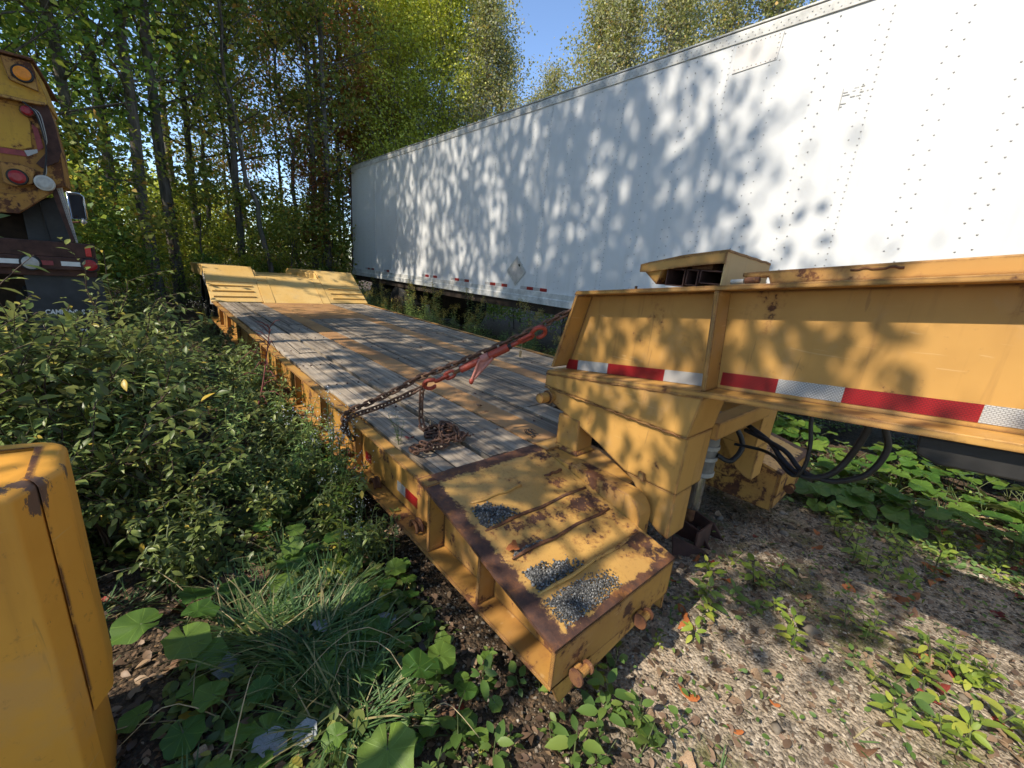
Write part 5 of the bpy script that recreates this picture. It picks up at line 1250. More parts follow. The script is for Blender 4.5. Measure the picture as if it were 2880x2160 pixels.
# ------------------------------------------------------------------ shrubs, weeds, grass
def shrub_parts(seed, n, H, spread, lstep, lsize, wid, arch=0.5, twigs=5):
    rs = np.random.RandomState(seed); paths, radii, C, A, N, L = [], [], [], [], [], []
    for i in range(n):
        az = rs.uniform(0, 6.28); out_ = spread * rs.uniform(0.3, 1.0); h = H * rs.uniform(0.65, 1.05)
        q = np.linspace(0, 1, 9)[:, None]; b = np.array((math.cos(az), math.sin(az), 0))
        base = rs.normal(0, 0.06, 3) * (1, 1, 0)
        P = base + b * out_ * (q ** (1 + arch)) + np.array((0, 0, 1)) * h * (1 - (1 - q) ** 1.5) + rs.normal(0, 0.02, (9, 3)) * q
        paths.append(P); radii.append(np.linspace(0.008, 0.002, 9))
        sub = [P[2:]]
        for k in range(twigs):
            j = rs.randint(2, 8); dd = unit(b * rs.uniform(-0.2, 1) + rs.normal(0, 0.6, 3) + (0, 0, 0.5)); l2 = H * rs.uniform(0.15, 0.38)
            P2 = P[j] + dd * l2 * np.linspace(0, 1, 5)[:, None] + np.array((0, 0, -0.15)) * l2 * np.linspace(0, 1, 5)[:, None] ** 2
            paths.append(P2); radii.append(np.linspace(0.004, 0.0012, 5)); sub.append(P2)
        for Q in sub:
            seg = np.linalg.norm(np.diff(Q, axis=0), axis=1); cum = np.concatenate([[0], np.cumsum(seg)])
            s = np.arange(0.02, cum[-1], lstep); 
            for jx, u in enumerate(s):
                p = np.array([np.interp(u, cum, Q[:, c]) for c in range(3)])
                d = unit(np.array([np.interp(min(u + .02, cum[-1]), cum, Q[:, c]) for c in range(3)]) - p + 1e-6)
                side = unit(np.cross(d, unit(rs.normal(0, 0.5, 3) + (0, 0, 1)))) * (1 if jx % 2 else -1)
                a = unit(d * 0.7 + side * 0.9 + rs.normal(0, 0.22, 3) + (0, 0, -0.15))
                C.append(p); A.append(a); N.append(unit(rs.normal(0, 0.4, 3) + (0, 0, 1))); L.append(lsize * rs.uniform(0.6, 1.2))
    V, F = tubes(paths, radii, 5)
    LV, LF = leaves_shaped(np.array(C), np.array(A), np.array(N), np.array(L), wid, 0.22)
    return V, F, LV, LF
SH = {}
def shrub_kind(key, stem, leaf, *a, **k):
    V, F, LV, LF = shrub_parts(*a, **k); SH[key] = (npmesh('stem', V, F, stem, smooth=True), npmesh('foliage', LV, LF, leaf, smooth=True))
shrub_kind('willow', M['twig'], M['leaf_willow'], 201, 16, 1.05, 0.60, 0.029, 0.090, 0.40, twigs=8)
shrub_kind('willow_b', M['twig'], M['leaf_willow'], 202, 14, 0.9, 0.66, 0.029, 0.084, 0.42, twigs=8, arch=0.8)
shrub_kind('willow_tall', M['twig'], M['leaf_willow'], 203, 6, 1.7, 0.35, 0.045, 0.085, 0.36, twigs=4, arch=0.9)
shrub_kind('smallherb', M['stem_green'], M['leaf_willow'], 204, 12, 0.42, 0.3, 0.02, 0.05, 0.42, twigs=4)
def shrub(key, x, y, rz, sc, label, group, name='shrub', cat='shrub', dz=0.0):
    t = thing(name, label, cat, (x, y, float(gz(x, y)) - 0.01 + dz), group); t.rotation_euler = (0, 0, rz); t.scale = (sc,) * 3
    meshobj('stem', SH[key][0], t); meshobj('foliage', SH[key][1], t, kind='stuff')
    return t
wl = [('willow', -2.45, 2.35, 0.78), ('willow_b', -2.25, 1.75, 0.85), ('willow', -2.7, 1.7, 0.9), ('willow_b', -2.35, 1.15, 0.78), ('willow', -2.05, 2.6, 0.74), ('willow_b', -2.0, 3.4, 0.82), ('willow', -2.5, 3.25, 0.66),
      ('willow_b', -2.2, 4.4, 0.8), ('willow', -2.35, 5.3, 0.75), ('willow', -2.95, 2.5, 0.9), ('willow_b', -2.9, 1.05, 0.78), ('willow', -2.6, 6.4, 0.75), ('willow_b', -2.7, 0.85, 0.66), ('willow_b', -2.1, 0.98, 0.56), ('willow_b', -1.95, 1.6, 0.6)]
for i, (k, x, y, s) in enumerate(wl):
    shrub(k, x, y, RT.uniform(0, 6.28), s, 'grey green willow shrub between the truck and the trailer', 'willow shrubs left of the trailer')
for (x, y, s) in ((-2.66, 1.25, 0.95), (-2.82, 1.75, 1.05), (-2.32, 2.9, 0.78)):
    shrub('willow_tall', x, y, RT.uniform(0, 6.28), s, 'tall willow shoot rising in front of the truck', 'willow shrubs left of the trailer')
for (x, y, s) in ((-1.62, 1.25, 0.9), (-1.55, 1.75, 1.0), (-1.5, 2.4, 1.0), (-1.7, 0.85, 0.8), (-2.05, 0.62, 0.8), (-1.48, 3.0, 1.0), (-1.5, 3.8, 1.1), (-1.55, 4.8, 1.2), (-1.45, 0.95, 0.8), (-1.40, 0.30, 0.6), (-1.42, 0.62, 0.75), (-1.38, 1.5, 0.85), (-1.36, 2.1, 0.9), (-1.36, 2.75, 0.9), (-1.36, 3.4, 0.95)):
    shrub('smallherb', x, y, RT.uniform(0, 6.28), s, 'low leafy herb crowding the left side of the trailer', 'low herbs along the trailer side', 'herb', 'plant')

# goldenrod and weeds
def weed_parts(seed, H, nst, lsize, wid, flower=0, spread=0.12, nl=34):
    rs = np.random.RandomState(seed); paths, radii, C, A, N, L, FC = [], [], [], [], [], [], []
    for i in range(nst):
        az = rs.uniform(0, 6.28); q = np.linspace(0, 1, 8)[:, None]; h = H * rs.uniform(0.7, 1.05)
        P = np.array((math.cos(az), math.sin(az), 0)) * (0.02 + spread * q ** 1.6 * rs.uniform(0.3, 1.2)) + np.array((0, 0, h)) * q + rs.normal(0, 0.006, (8, 3)) * q
        paths.append(P); radii.append(np.linspace(0.004, 0.0015, 8))
        for k in range(nl):
            f = 0.12 + 0.86 * k / nl; kk = f * 7; j = int(min(kk, 6)); p = P[j] + (P[j + 1] - P[j]) * (kk - j)
            a = k * 2.4 + rs.uniform(-0.3, 0.3)
            C.append(p); A.append((math.cos(a), math.sin(a), rs.uniform(-0.1, 0.5))); N.append((rs.normal(0, .2), rs.normal(0, .2), 1)); L.append(lsize * (1.15 - 0.55 * f) * rs.uniform(0.8, 1.2))
        if flower:
            for k in range(flower if flower > 1 else 2):
                a = rs.uniform(0, 6.28); r_ = rs.uniform(0.02, 0.10); 
                for g in range(10):
                    f = g / 9; FC.append(P[-1] + np.array((math.cos(a) * r_ * f, math.sin(a) * r_ * f, -0.08 * rs.uniform(0, 1) + 0.05 * f * (1 - f) * 4 + 0.03)) + rs.normal(0, 0.006, 3))
    V, F = tubes(paths, radii, 5)
    LV, LF = leaves_shaped(np.array(C), np.array(A), np.array(N), np.array(L), wid, 0.25)
    o_ = [npmesh('stem', V, F, M['stem_green'], smooth=True), (LV, LF)]
    fl = None
    if flower:
        FC = np.array(FC); n = len(FC); rs2 = np.random.RandomState(seed + 1)
        fl = leaves_quads(FC, rs2.normal(0, 1, (n, 3)), rs2.normal(0, 1, (n, 3)), np.full(n, 0.013 if flower > 1 else 0.009), 0.8)
    return o_[0], LV, LF, fl
WD = {}
def weed_kind(key, leaf, flw, *a, **k):
    st, LV, LF, fl = weed_parts(*a, **k)
    WD[key] = (st, npmesh('foliage', LV, LF, leaf, smooth=True), npmesh('flower_head', fl[0], fl[1], flw) if fl else None)
weed_kind('goldenrod', M['leaf_weed'], M['golden'], 301, 1.1, 5, 0.095, 0.17, flower=7)
weed_kind('goldenrod_b', M['leaf_weed'], M['golden'], 302, 0.85, 6, 0.085, 0.18, flower=5, spread=0.2)
weed_kind('greenweed', M['leaf_weed'], None, 303, 0.72, 8, 0.085, 0.20, spread=0.25, nl=30)
weed_kind('aster', M['leaf_small'], M['aster'], 304, 0.52, 5, 0.05, 0.2, flower=1, spread=0.14, nl=26)
weed_kind('pointed', M['leaf_lime'], None, 305, 0.50, 2, 0.085, 0.2, spread=0.16, nl=18)
def weed(key, x, y, rz, sc, label, group, name='weed', cat='plant', tilt=(0, 0), dz=0):
    t = thing(name, label, cat, (x, y, float(gz(x, y)) - 0.01 + dz), group); t.rotation_euler = (tilt[0], tilt[1], rz); t.scale = (sc,) * 3
    st, fo, fl = WD[key]
    meshobj('stem', st, t); meshobj('foliage', fo, t, kind='stuff')
    if fl: meshobj('flower_head', fl, t, kind='stuff')
    return t
for i in range(96):
    y = RT.uniform(0.9, 10.2); x = RT.uniform(1.42, 2.45) if y < 7.5 else RT.uniform(1.6, 2.5)
    k = ['goldenrod', 'goldenrod_b', 'greenweed', 'greenweed'][i % 4]
    s = RT.uniform(0.8, 1.05) * (1.0 if x > 1.8 else 0.78)
    weed(k, x, y, RT.uniform(0, 6.28), s, 'goldenrod weed with yellowing top in front of the white box trailer' if k[0] == 'g' and k[1] == 'o' else 'leafy green weed in the gap between the two trailers', 'weeds between the two trailers' if k[1] == 'o' else 'green weeds between the two trailers')
for (x, y, s) in ((-1.42, 0.86, 1.0), (-1.37, 0.74, 1.05), (-1.36, 0.98, 1.1), (-1.46, 0.60, 0.8), (-1.40, 1.05, 1.05), (-1.50, 0.30, 0.6), (-1.40, 6.7, 1.0)):
    weed('aster', x, y, RT.uniform(0, 6.28), s, 'white flowered aster leaning on the left rail of the trailer', 'white asters along the left rail', 'aster', 'plant')
weed('aster', -1.2, 0.44, 0.4, 0.32, 'little white aster sprig lying on the planks beside the chain pile', None, 'aster_sprig', 'plant', dz=0.53)
weed('pointed', -1.55, 0.62, 0.3, 0.95, 'pale green weed with long pointed leaves beside the trailer flange', 'pointed leaf weeds beside the flange', 'weed', 'plant', (0.3, 0.35))
weed('pointed', -1.58, 0.30, 2.3, 0.8, 'pale green weed with long pointed leaves beside the trailer flange', 'pointed leaf weeds beside the flange', 'weed', 'plant', (0.2, -0.3))
for (x, y, s) in ((-1.45, 1.35, 0.85), (-1.5, 1.9, 0.8), (-1.42, 2.6, 0.85), (-1.5, 3.2, 0.9), (-1.62, 0.95, 0.7), (-1.85, 1.25, 0.9), (-2.25, 1.45, 1.1), (-2.05, 2.1, 1.1), (-1.75, 2.2, 1.0), (-2.45, 1.2, 1.05)):
    weed('greenweed', x, y, RT.uniform(0, 6.28), s, 'narrow leaved green weed among the shrubs left of the trailer', 'narrow leaved weeds left of the trailer')
# dried red stalk leaning over the rail
P = [(-1.62, 2.05, 0.25), (-1.50, 2.15, 0.55), (-1.42, 2.28, 0.82), (-1.36, 2.40, 1.02)]
mb = MB().tube(smooth_path(P, 14), [0.008 - 0.0004 * k for k in range(14)], 6)
RD = np.random.RandomState(4)
SP = smooth_path(P, 30)
for k in range(26):
    p = np.array(SP[4 + k]); a = RD.uniform(0, 6.28); ln = RD.uniform(0.10, 0.22) * (1.0 if k < 18 else 0.6)
    d = np.array((math.cos(a), math.sin(a), 0.0))
    mb.tube([tuple(p), tuple(p + d * ln * 0.5 + (0, 0, 0.05 * (1 if k > 14 else 0.4))), tuple(p + d * ln + (0, 0, -0.04 if k < 18 else 0.06))], [0.0035, 0.004, 0.0015], 5)
props(build(mb, 'dried_stalk', M['dried_red'], None, smooth=True, loc=(-1.62, 2.05, 0.2)), 'dried reddish weed stalk with curled leaves standing against the left rail', 'plant')

# coltsfoot: big round leaves, each leaf a part
def colt_leaf_mesh(seed, size):
    rs = np.random.RandomState(seed); n = 26; V = [(0, 0, 0)]; F = []
    ang = np.linspace(-math.pi + 0.10, math.pi - 0.10, n)
    for ring, fr in ((1, 0.35), (2, 0.7), (3, 1.0)):
        for i, a in enumerate(ang):
            r = 0.78 + 0.22 * math.cos(a) * 0.6 + 0.05 * math.cos(a * 7 + 0.4) + 0.025 * rs.uniform(-1, 1)
            if abs(a) > 2.45: r *= 0.95 + 0.25 * (abs(a) - 2.45)
            r *= size * 0.5 * fr
            z = 0.16 * size * (fr ** 2) * (0.35 + 0.35 * math.cos(2 * a + seed)) + 0.03 * size * math.sin(a * 5 + ring) * fr - 0.05 * size * fr
            V.append((r * math.cos(a) + 0.12 * size * 0, r * math.sin(a), z))
    for i in range(n - 1): F.append((0, 1 + i, 2 + i))
    me = bpy.data.meshes.new('leaf')
    for ring in range(2):
        for i in range(n - 1):
            a = 1 + ring * n + i; F.append((a, a + n, a + n + 1, a + 1))
    me.from_pydata(V, [], F); me.polygons.foreach_set('use_smooth', [True] * len(F)); me.materials.append(M['leaf_colt']); me.update()
    return me
CL = [colt_leaf_mesh(s, 1.0) for s in range(5)]
CLW = [m.copy() for m in CL[:2]]
for m in CLW: m.materials.clear(); m.materials.append(M['leaf_colt_white'])
def coltsfoot(x, y, specs, label, group):
    """specs: (dx, dy, height, diameter, yaw, tilt)"""
    z0 = float(gz(x, y)); t = thing('coltsfoot_plant', label, 'plant', (x, y, z0), group)
    mb = MB()
    for (dx, dy, h, dm, yaw, ti) in specs:
        tip = np.array((dx, dy, h)); mb.tube(smooth_path([(x, y, z0 - 0.01), (x + dx * 0.45, y + dy * 0.45, z0 + h * 0.7), (x + dx, y + dy, z0 + h)], 6), 0.0026, 5)
        o = meshobj('leaf', CL[RT.randint(5)], t, (dx, dy, h), (RT.normal(0, 0.15), ti, yaw), dm)
    build(mb, 'petiole', M['stem_green'], t, smooth=True)
    return t
def rcolt(x, y, n, dmin, dmax, hmax, spread, label, group):
    sp = []
    for k in range(n):
        a = k * 2.4 + RT.uniform(-0.4, 0.4); r_ = spread * math.sqrt((k + 0.6) / n)
        dm = RT.uniform(dmin, dmax)
        sp.append((r_ * math.cos(a), r_ * math.sin(a), RT.uniform(0.35, 1.0) * hmax, dm, a, RT.uniform(-0.1, 0.45)))
    return coltsfoot(x, y, sp, label, group)
GL = 'coltsfoot plants left of the trailer'
for (x, y, n, d0, d1, h, s) in ((-1.48, 0.40, 5, 0.10, 0.15, 0.12, 0.15), (-1.42, 0.12, 5, 0.09, 0.13, 0.10, 0.13), (-1.62, -0.12, 5, 0.08, 0.13, 0.09, 0.14), (-1.85, 0.35, 4, 0.12, 0.16, 0.12, 0.16),
                                (-1.72, 0.62, 4, 0.10, 0.15, 0.14, 0.15), (-2.12, 0.28, 4, 0.13, 0.18, 0.14, 0.16), (-2.15, -0.02, 4, 0.11, 0.15, 0.10, 0.14), (-1.45, 0.78, 4, 0.09, 0.14, 0.16, 0.14), (-1.40, 1.2, 5, 0.11, 0.17, 0.22, 0.16), (-1.42, 1.75, 5, 0.11, 0.17, 0.24, 0.16), (-1.40, 2.4, 5, 0.12, 0.18, 0.24, 0.17), (-1.55, -0.02, 5, 0.08, 0.12, 0.10, 0.14), (-2.0, -0.15, 4, 0.10, 0.14, 0.10, 0.14), (-2.12, -0.30, 4, 0.08, 0.12, 0.09, 0.13), (-2.02, -0.45, 4, 0.07, 0.11, 0.08, 0.12), (-1.42, -0.02, 4, 0.07, 0.11, 0.08, 0.12), (-1.42, -0.28, 4, 0.06, 0.10, 0.07, 0.11), (-1.50, -0.55, 5, 0.06, 0.10, 0.07, 0.12), (-1.36, -0.50, 4, 0.05, 0.08, 0.06, 0.10)):
    rcolt(x, y, n, d0, d1, h, s, 'coltsfoot with round green leaves in the shade left of the trailer', GL)
coltsfoot(-1.66, -0.42, [(-0.05, -0.12, 0.10, 0.20, -2.0, 0.25), (0.13, 0.03, 0.12, 0.17, 0.3, 0.3), (0.22, 0.05, 0.09, 0.13, 0.1, 0.2), (0.02, 0.14, 0.08, 0.10, 1.5, 0.2), (-0.14, 0.02, 0.07, 0.09, 2.8, 0.2)], 'coltsfoot with the largest sunlit leaves at the bottom of the frame', None)
coltsfoot(-1.60, -0.22, [(0.0, 0.06, 0.09, 0.13, 1.2, 0.2), (0.09, 0.0, 0.07, 0.09, 0.2, 0.1), (-0.09, 0.05, 0.07, 0.10, 2.4, 0.2), (0.03, -0.08, 0.05, 0.08, -1.5, 0.2)], 'coltsfoot with bright sunlit leaves beside the yellow wing', None)
GRR = 'coltsfoot patch right of the gravel track'
k = 0
while k < 120:
    x = RT.uniform(1.4, 3.5); y = RT.uniform(-2.5, 1.4)
    if x < 1.62 + 0.25 * math.sin(y * 3) - max(0, y - 0.2) * 0.5: continue
    rcolt(x, y, 5, 0.12, 0.23, 0.24, 0.20, 'coltsfoot with broad lobed leaves under the white box trailer', GRR); k += 1
# white felted leaves turned over on the litter
for i, (x, y, dm, yaw, tx, ty, lab) in enumerate(((-2.02, 0.05, 0.11, 0.4, 0.5, 0.3, 'whitish curled leaf beside the amber block, the upper one'), (-1.95, -0.30, 0.115, 1.3, 0.2, 0.15, 'whitish upturned leaf at the bottom of the frame, the larger one'),
                                           (-1.87, -0.33, 0.085, 0.2, 0.2, -0.2, 'whitish upturned leaf tucked under the larger white one'), (-1.72, 0.02, 0.08, 0.9, 0.3, 0.2, 'small whitish leaf in the middle of the grass tuft'), (-1.50, -0.08, 0.10, 2.0, 0.1, 0.1, 'greyish upturned leaf beside the trailer flange'))):
    o = meshobj('upturned_leaf', CLW[i % 2], None, (x, y, float(gz(x, y)) + 0.05), (tx, ty, yaw), dm); props(o, lab, 'leaf')

# grass: nobody could count the blades
def grass_patch(name, tufts, label):
    C, A, N, L, Wd = [], [], [], [], []
    V, F, n0 = [], [], 0
    rs = np.random.RandomState(55)
    for (x, y, n, rad, ln) in tufts:
        for k in range(n):
            a = rs.uniform(0, 6.28); r_ = rad * math.sqrt(rs.uniform()); px, py = x + r_ * math.cos(a) * 0.6, y + r_ * math.sin(a) * 0.6
            z = float(gz(px, py)); az = a + rs.normal(0, 0.7); l = ln * rs.uniform(0.5, 1.15); w = rs.uniform(0.0016, 0.0038)
            q = np.linspace(0, 1, 6); bend = rs.uniform(0.6, 1.6)
            d = np.array((math.cos(az), math.sin(az))); hor = l * (np.sin(q * bend) * 0.75); ver = l * (np.sin(q * bend * 1.25 + 0.0) * 0.55) * rs.uniform(0.5, 1.0)
            P = np.column_stack([px + d[0] * hor, py + d[1] * hor, z + np.maximum(ver, 0.004 + 0 * ver)])
            s = np.array((-d[1], d[0], 0.15)); ww = w * (1 - q ** 2 * 0.9)
            rib = np.stack([P + s * ww[:, None], P - s * ww[:, None]], 1).reshape(-1, 3)
            V.append(rib); i = np.arange(5)[:, None] * 2
            F.append(np.concatenate([i, i + 1, i + 3, i + 2], 1) + n0); n0 += 12
    meshobj(name, npmesh(name, np.concatenate(V), np.concatenate(F), M['grass'], smooth=True), kind='stuff', label=label, category='grass')
RGS = np.random.RandomState(9)
tf = [(-1.80, 0.05, 260, 0.17, 0.34), (-1.72, -0.10, 200, 0.17, 0.30), (-1.92, 0.20, 160, 0.15, 0.28), (-1.62, 0.18, 160, 0.14, 0.26), (-1.75, -0.32, 200, 0.16, 0.26)]
for k in range(70):
    x = RGS.uniform(-2.6, -1.32); y = RGS.uniform(-0.75, 1.6)
    if x > -1.5 and y < 0: continue
    tf.append((x, y, 26, 0.10, RGS.uniform(0.12, 0.26)))
for k in range(40): tf.append((RGS.uniform(1.4, 3.2), RGS.uniform(-2.4, 5), 20, 0.12, RGS.uniform(0.12, 0.3)))
for k in range(26): tf.append((RGS.uniform(-1.3, 1.8), RGS.uniform(-2.3, -0.7), 6, 0.04, RGS.uniform(0.05, 0.12)))
grass_patch('grass', tf, 'dark long grass tufts on the shaded ground and thin blades along the track')
# dry straw stalks
RSK = np.random.RandomState(14)
for i in range(16):
    x, y = RSK.uniform(-2.2, -1.45), RSK.uniform(-0.55, 0.5); a = RSK.uniform(0, 6.28); l = RSK.uniform(0.2, 0.5); z = float(gz(x, y))
    h = RSK.uniform(0.02, 0.22)
    pts = smooth_path([(x, y, z + 0.01), (x + math.cos(a) * l * .5, y + math.sin(a) * l * .5, z + h), (x + math.cos(a + .2) * l, y + math.sin(a + .2) * l, z + h * 0.7)], 8)
    props(build(MB().tube(pts, [0.0022 - 0.0002 * k for k in range(8)], 5), 'straw_stalk', M['straw'], None, smooth=True, loc=(x, y, z)), 'dry straw stalk lying across the shaded ground left of the trailer', 'stalk', 'dry stalks on the shaded ground')

# seedlings on the sunny track
def seed_mesh(seed, n, size, mat, wid=0.5):
    rs = np.random.RandomState(seed); C, A, N, L = [], [], [], []
    for k in range(n):
        a = k * 2.4; h = 0.02 + 0.075 * k / n; r_ = 0.004 + 0.012 * rs.uniform()
        C.append((r_ * math.cos(a), r_ * math.sin(a), h)); A.append((math.cos(a), math.sin(a), rs.uniform(-0.1, 0.7))); N.append((rs.normal(0, .25), rs.normal(0, .25), 1)); L.append(size * rs.uniform(0.6, 1.2))
    LV, LF = leaves_shaped(np.array(C), np.array(A), np.array(N), np.array(L), wid, 0.2, (0.0, 0.85, 1.0, 0.7, 0.0))
    V, F = tubes([np.array([(0, 0, -0.01), (0.002, 0, 0.05), (0, 0.002, 0.10)])], [np.array((0.002, 0.0018, 0.001))], 5)
    return npmesh('seedling_plant', np.concatenate([V, LV]), np.concatenate([F, LF + len(V)]), [M['stem_green'], mat], [0] * len(F) + [1] * len(LF), smooth=True)
SD = [seed_mesh(1, 9, 0.045, M['leaf_lime']), seed_mesh(2, 7, 0.055, M['leaf_lime'], 0.42), seed_mesh(3, 11, 0.035, M['leaf_lime'], 0.6), seed_mesh(4, 8, 0.05, M['leaf_small']), seed_mesh(5, 6, 0.03, M['leaf_small'], 0.7)]
RSD = np.random.RandomState(31)
n = 0
while n < 250:
    if n < 190: x, y = RSD.uniform(-1.2, 2.0), RSD.uniform(-2.3, -0.72)
    else: x, y = RSD.uniform(-1.7, -0.9), RSD.uniform(-1.0, -0.4)
    if vnoise(x * 2.3, y * 2.3, 41) < 0.45 and n < 190: continue
    k = RSD.choice([0, 0, 1, 1, 2, 3]) if n < 190 else RSD.choice([3, 4])
    o = meshobj('seedling', SD[k], None, (x, y, float(gz(x, y))), (RSD.normal(0, .2), RSD.normal(0, .2), RSD.uniform(0, 6.28)), RSD.uniform(0.55, 1.5))
    if n < 190: props(o, 'yellow green seedling on the sunny gravel track' if k < 3 else 'mid green seedling on the sunny gravel track', 'seedling', 'yellow green seedlings on the track' if k < 3 else 'mid green seedlings on the track')
    else: props(o, 'small round leaved seedling below the corner of the yellow wing', 'seedling', 'seedlings below the wing corner')
    n += 1
# fallen leaves
def fallen_mesh(seed, mat):
    rs = np.random.RandomState(seed); n = 12; V = [(0, 0, 0.004)]; F = []
    for i in range(n):
        a = 2 * math.pi * i / n; r_ = 0.5 * (0.55 + 0.45 * abs(math.cos(a)) if seed % 2 else 0.75 + 0.25 * math.cos(3 * a)) * rs.uniform(0.85, 1.1)
        V.append((r_ * math.cos(a), r_ * math.sin(a) * (0.55 if seed % 2 else 0.9), 0.12 * math.sin(a * 2 + seed) + 0.10 * rs.uniform(0, 1)))
    for i in range(n): F.append((0, 1 + i, 1 + (i + 1) % n))
    me = bpy.data.meshes.new('fallen_leaf'); me.from_pydata(V, [], F); me.materials.append(mat); me.polygons.foreach_set('use_smooth', [True] * n); me.update(); return me
FL = {k_: [fallen_mesh(s + i * 7, M['fall_' + k_]) for s in range(3)] for i, k_ in enumerate(FALLEN)}
n = 0
while n < 210:
    zone = RSD.uniform()
    if zone < 0.62: x, y = RSD.uniform(-1.2, 2.4), RSD.uniform(-2.4, -0.5)
    elif zone < 0.9: x, y = RSD.uniform(-2.5, -1.35), RSD.uniform(-0.7, 0.9)
    else: x, y = RSD.uniform(1.9, 3.6), RSD.uniform(-2.2, 1.0)
    if -1.32 < x < -0.55 and y > -0.8: continue
    c_ = RSD.choice(['orange', 'brown', 'red', 'tan'], p=[0.3, 0.34, 0.16, 0.2])
    if zone >= 0.62 and c_ == 'orange': c_ = 'brown'
    o = meshobj('fallen_leaf', FL[c_][RSD.randint(3)], None, (x, y, float(gz(x, y)) + 0.008), (RSD.normal(0, .35), RSD.normal(0, .35), RSD.uniform(0, 6.28)), RSD.uniform(0.04, 0.10))
    props(o, {'orange': 'fallen orange leaf', 'brown': 'fallen brown leaf', 'red': 'fallen dark red leaf', 'tan': 'fallen tan leaf'}[c_] + (' on the gravel track' if zone < 0.62 else ' on the shaded litter left of the trailer' if zone < 0.9 else ' under the white box trailer'), 'leaf', c_ + ' fallen leaves' + (' on the track' if zone < 0.62 else ' left of the trailer' if zone < 0.9 else ' under the box trailer'))
    n += 1
o = meshobj('fallen_leaf', FL['orange'][0], None, (-1.172, -0.412, zsl(-0.412) + 0.012), (0.2, -0.2, 0.7), 0.062); props(o, 'curled orange leaf lying on the rusty yellow wing', 'leaf')
for (x, y, c_) in ((-0.50, 0.72, 'brown'), (-0.42, 1.6, 'brown'), (-1.13, 0.47, 'red'), (0.1, 2.6, 'brown')):
    o = meshobj('fallen_leaf', FL[c_][1], None, (x, y, ZT + 0.006), (0.2, 0.1, x * 9), 0.05); props(o, 'fallen %s leaf on the deck at %s' % (c_, {-0.50: 'the near end of the left steel strip', -0.42: 'the middle of the left steel strip', -1.13: 'the chain pile', 0.1: 'the centre planks'}[x]), 'leaf')
# leaf litter and pebbles as loose stuff
def scatter(name, n, xr, yr, mat, s0, s1, flat, label, cond=None, seed=77):
    rs = np.random.RandomState(seed)
    x = rs.uniform(*xr, n); y = rs.uniform(*yr, n)
    if cond is not None: k = cond(x, y, rs); x, y = x[k], y[k]
    n = len(x); z = gz(x, y); s = s0 + (s1 - s0) * rs.uniform(size=n) ** 3
    octv = np.array([(1, 0, 0), (-1, 0, 0), (0, 1, 0), (0, -1, 0), (0, 0, 1), (0, 0, -1)], float)
    octf = np.array([(0, 2, 4), (2, 1, 4), (1, 3, 4), (3, 0, 4), (2, 0, 5), (1, 2, 5), (3, 1, 5), (0, 3, 5)])
    v = octv[None] * (1 + rs.uniform(-0.35, 0.35, (n, 6, 3))) * s[:, None, None]; v[..., 2] *= flat
    a = rs.uniform(0, 6.28, n); ca, sa = np.cos(a)[:, None], np.sin(a)[:, None]
    vx_ = v[..., 0] * ca - v[..., 1] * sa; vy_ = v[..., 0] * sa + v[..., 1] * ca
    V = np.stack([vx_ + x[:, None], vy_ + y[:, None], v[..., 2] + (z + s * flat * 0.2)[:, None]], -1).reshape(-1, 3)
    F = (octf[None] + (np.arange(n) * 6)[:, None, None]).reshape(-1, 3)
    meshobj(name, npmesh(name, V, F, mat), kind='stuff', label=label, category='gravel')
scatter('gravel', 34000, (-1.6, 2.6), (-2.4, 0.6), M['pebble'], 0.002, 0.0115, 0.55, 'loose pebbles and grit on the bare track')
scatter('stones', 90, (-1.0, 2.2), (-2.3, 0.0), M['pebble'], 0.016, 0.045, 0.4, 'larger flat stones half sunk in the bare track', seed=78)
def litter(n, xr, yr, seed):
    rs = np.random.RandomState(seed); x = rs.uniform(*xr, n); y = rs.uniform(*yr, n)
    C = np.column_stack([x, y, gz(x, y) + rs.uniform(0.003, 0.02, n)])
    N = rs.normal(0, 0.35, (n, 3)) + (0, 0, 1); A = rs.normal(0, 1, (n, 3)) * (1, 1, 0.2)
    return leaves_shaped(C, A, N, 0.012 + 0.038 * rs.uniform(0, 1, n) ** 2, 0.55, 0.25 , (0.05, 0.8, 1.0, 0.6, 0.0))
lm = leafmat('dead_leaf_litter', [(0.0, (0.05, 0.032, 0.022)), (0.4, (0.12, 0.075, 0.05)), (0.75, (0.22, 0.14, 0.09)), (1.0, (0.34, 0.23, 0.14))], 0.1)
v1, f1 = litter(9000, (-3.0, -1.25), (-0.9, 3.0), 1); v2, f2 = litter(9000, (-1.2, 2.8), (-2.4, 0.5), 2)
meshobj('leaf_litter', npmesh('leaf_litter', np.concatenate([v1, v2]), np.concatenate([f1, f2 + len(v1)]), lm), kind='stuff', label='dead brown leaf litter over the ground', category='litter')
# low green ground cover
def cover(n, zones, mat, seed, name, label, l0=0.012, l1=0.032):
    rs = np.random.RandomState(seed); C = []
    for (x0, x1, y0, y1, w) in zones:
        m = int(n * w); x = rs.uniform(x0, x1, m); y = rs.uniform(y0, y1, m)
        k = vnoise(x * 2.6, y * 2.6, seed) > 0.42; C.append(np.column_stack([x, y])[k])
    C = np.concatenate(C); n = len(C); z = gz(C[:, 0], C[:, 1]) + rs.uniform(0.005, 0.05, n)
    N = rs.normal(0, 0.4, (n, 3)) + (0, 0, 1); A = rs.normal(0, 1, (n, 3)) * (1, 1, 0.3)
    LV, LF = leaves_shaped(np.column_stack([C, z]), A, N, rs.uniform(l0, l1, n), 0.6, 0.15, (0.0, 0.85, 1.0, 0.7, 0.0))
    meshobj(name, npmesh(name, LV, LF, mat, smooth=True), kind='stuff', label=label, category='ground cover')
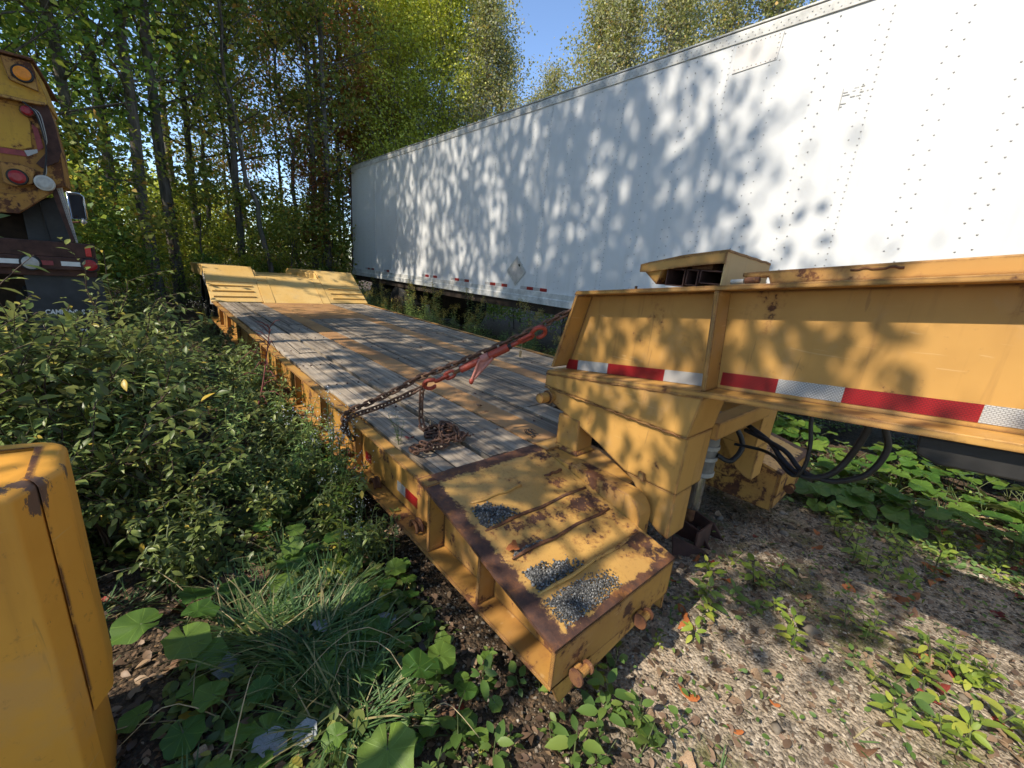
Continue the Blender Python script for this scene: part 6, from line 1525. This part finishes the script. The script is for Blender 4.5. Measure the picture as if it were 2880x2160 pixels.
cover(2000, [(-1.3, 2.2, -2.4, -0.6, 1.0)], M['leaf_small'], 91, 'ground_cover', 'tiny green leaves creeping over the gravel track')
cover(16000, [(-2.9, -1.3, -0.9, 1.2, 0.45), (-3.2, -1.3, 1.0, 8.0, 0.55)], M['leaf_willow'], 92, 'ground_cover', 'low dark leaves covering the shaded ground left of the trailer', 0.02, 0.055)
cover(16000, [(1.35, 4.8, -2.4, 8.0, 1.0)], M['leaf_weed'], 93, 'ground_cover', 'low green leaves under the edge of the white box trailer', 0.02, 0.06)
ORD = 'first second third fourth fifth sixth seventh eighth ninth tenth eleventh twelfth thirteenth fourteenth fifteenth sixteenth seventeenth eighteenth nineteenth twentieth'.split()
def ordinals(prefix, short):
    L = [o for o in bpy.data.objects if o.get('label') == prefix]
    f2 = Vector((_f.x, _f.y)).normalized(); r2 = Vector((_r0.x, _r0.y))
    L.sort(key=lambda o: Vector((o.location.x + 2.064, o.location.y + 1.318)).dot(r2) / max(0.01, Vector((o.location.x + 2.064, o.location.y + 1.318)).dot(f2)))
    if len(L) > 20 or len(L) < 2: return
    for i, o in enumerate(L): o['label'] = (ORD[i] if 0 < i < len(L) - 1 else 'leftmost' if i == 0 else 'rightmost') + (' from the left of ' if 0 < i < len(L) - 1 else ' of ') + short
for k_, sh_ in (('maple', 'the tall dark maples beyond the wheel humps'), ('maple_b', 'the low branched leaning maples in the shady wood'), ('olive', 'the olive trees with straight dark trunks'), ('thin', 'the thin bending trees with few leaves'),
                ('birch', 'the yellow green birches above the white box trailer'), ('poplar', 'the narrow pale poplars above the white box trailer'), ('redmaple', 'the red leaved maples between green crowns'), ('sapling', 'the olive saplings in the undergrowth'),
                ('bush', 'the dark bushes under and beyond the trees'), ('suntint_bush', 'the yellow green bushes with painted-in sunlight in the wood'), ('orangemaple', 'the orange turning maples beyond the box trailer')):
    ordinals(LBL[k_], sh_)
ordinals('grey green willow shrub between the truck and the trailer', 'the grey green willow shrubs before the truck')
ordinals('tall willow shoot rising in front of the truck', 'the tall willow shoots before the truck')
ordinals('low leafy herb crowding the left side of the trailer', 'the low leafy herbs along the trailer side')
ordinals('narrow leaved green weed among the shrubs left of the trailer', 'the narrow leaved weeds among the shrubs')
ordinals('white flowered aster leaning on the left rail of the trailer', 'the white asters against the left rail')
ordinals('coltsfoot with round green leaves in the shade left of the trailer', 'the round leaved coltsfoot plants in the shade')
ordinals('pale green weed with long pointed leaves beside the trailer flange', 'the pale weeds with long pointed leaves')
print('TRIS', sum(len(m.polygons) * 2 for m in bpy.data.meshes), 'OBJ', len(bpy.data.objects))
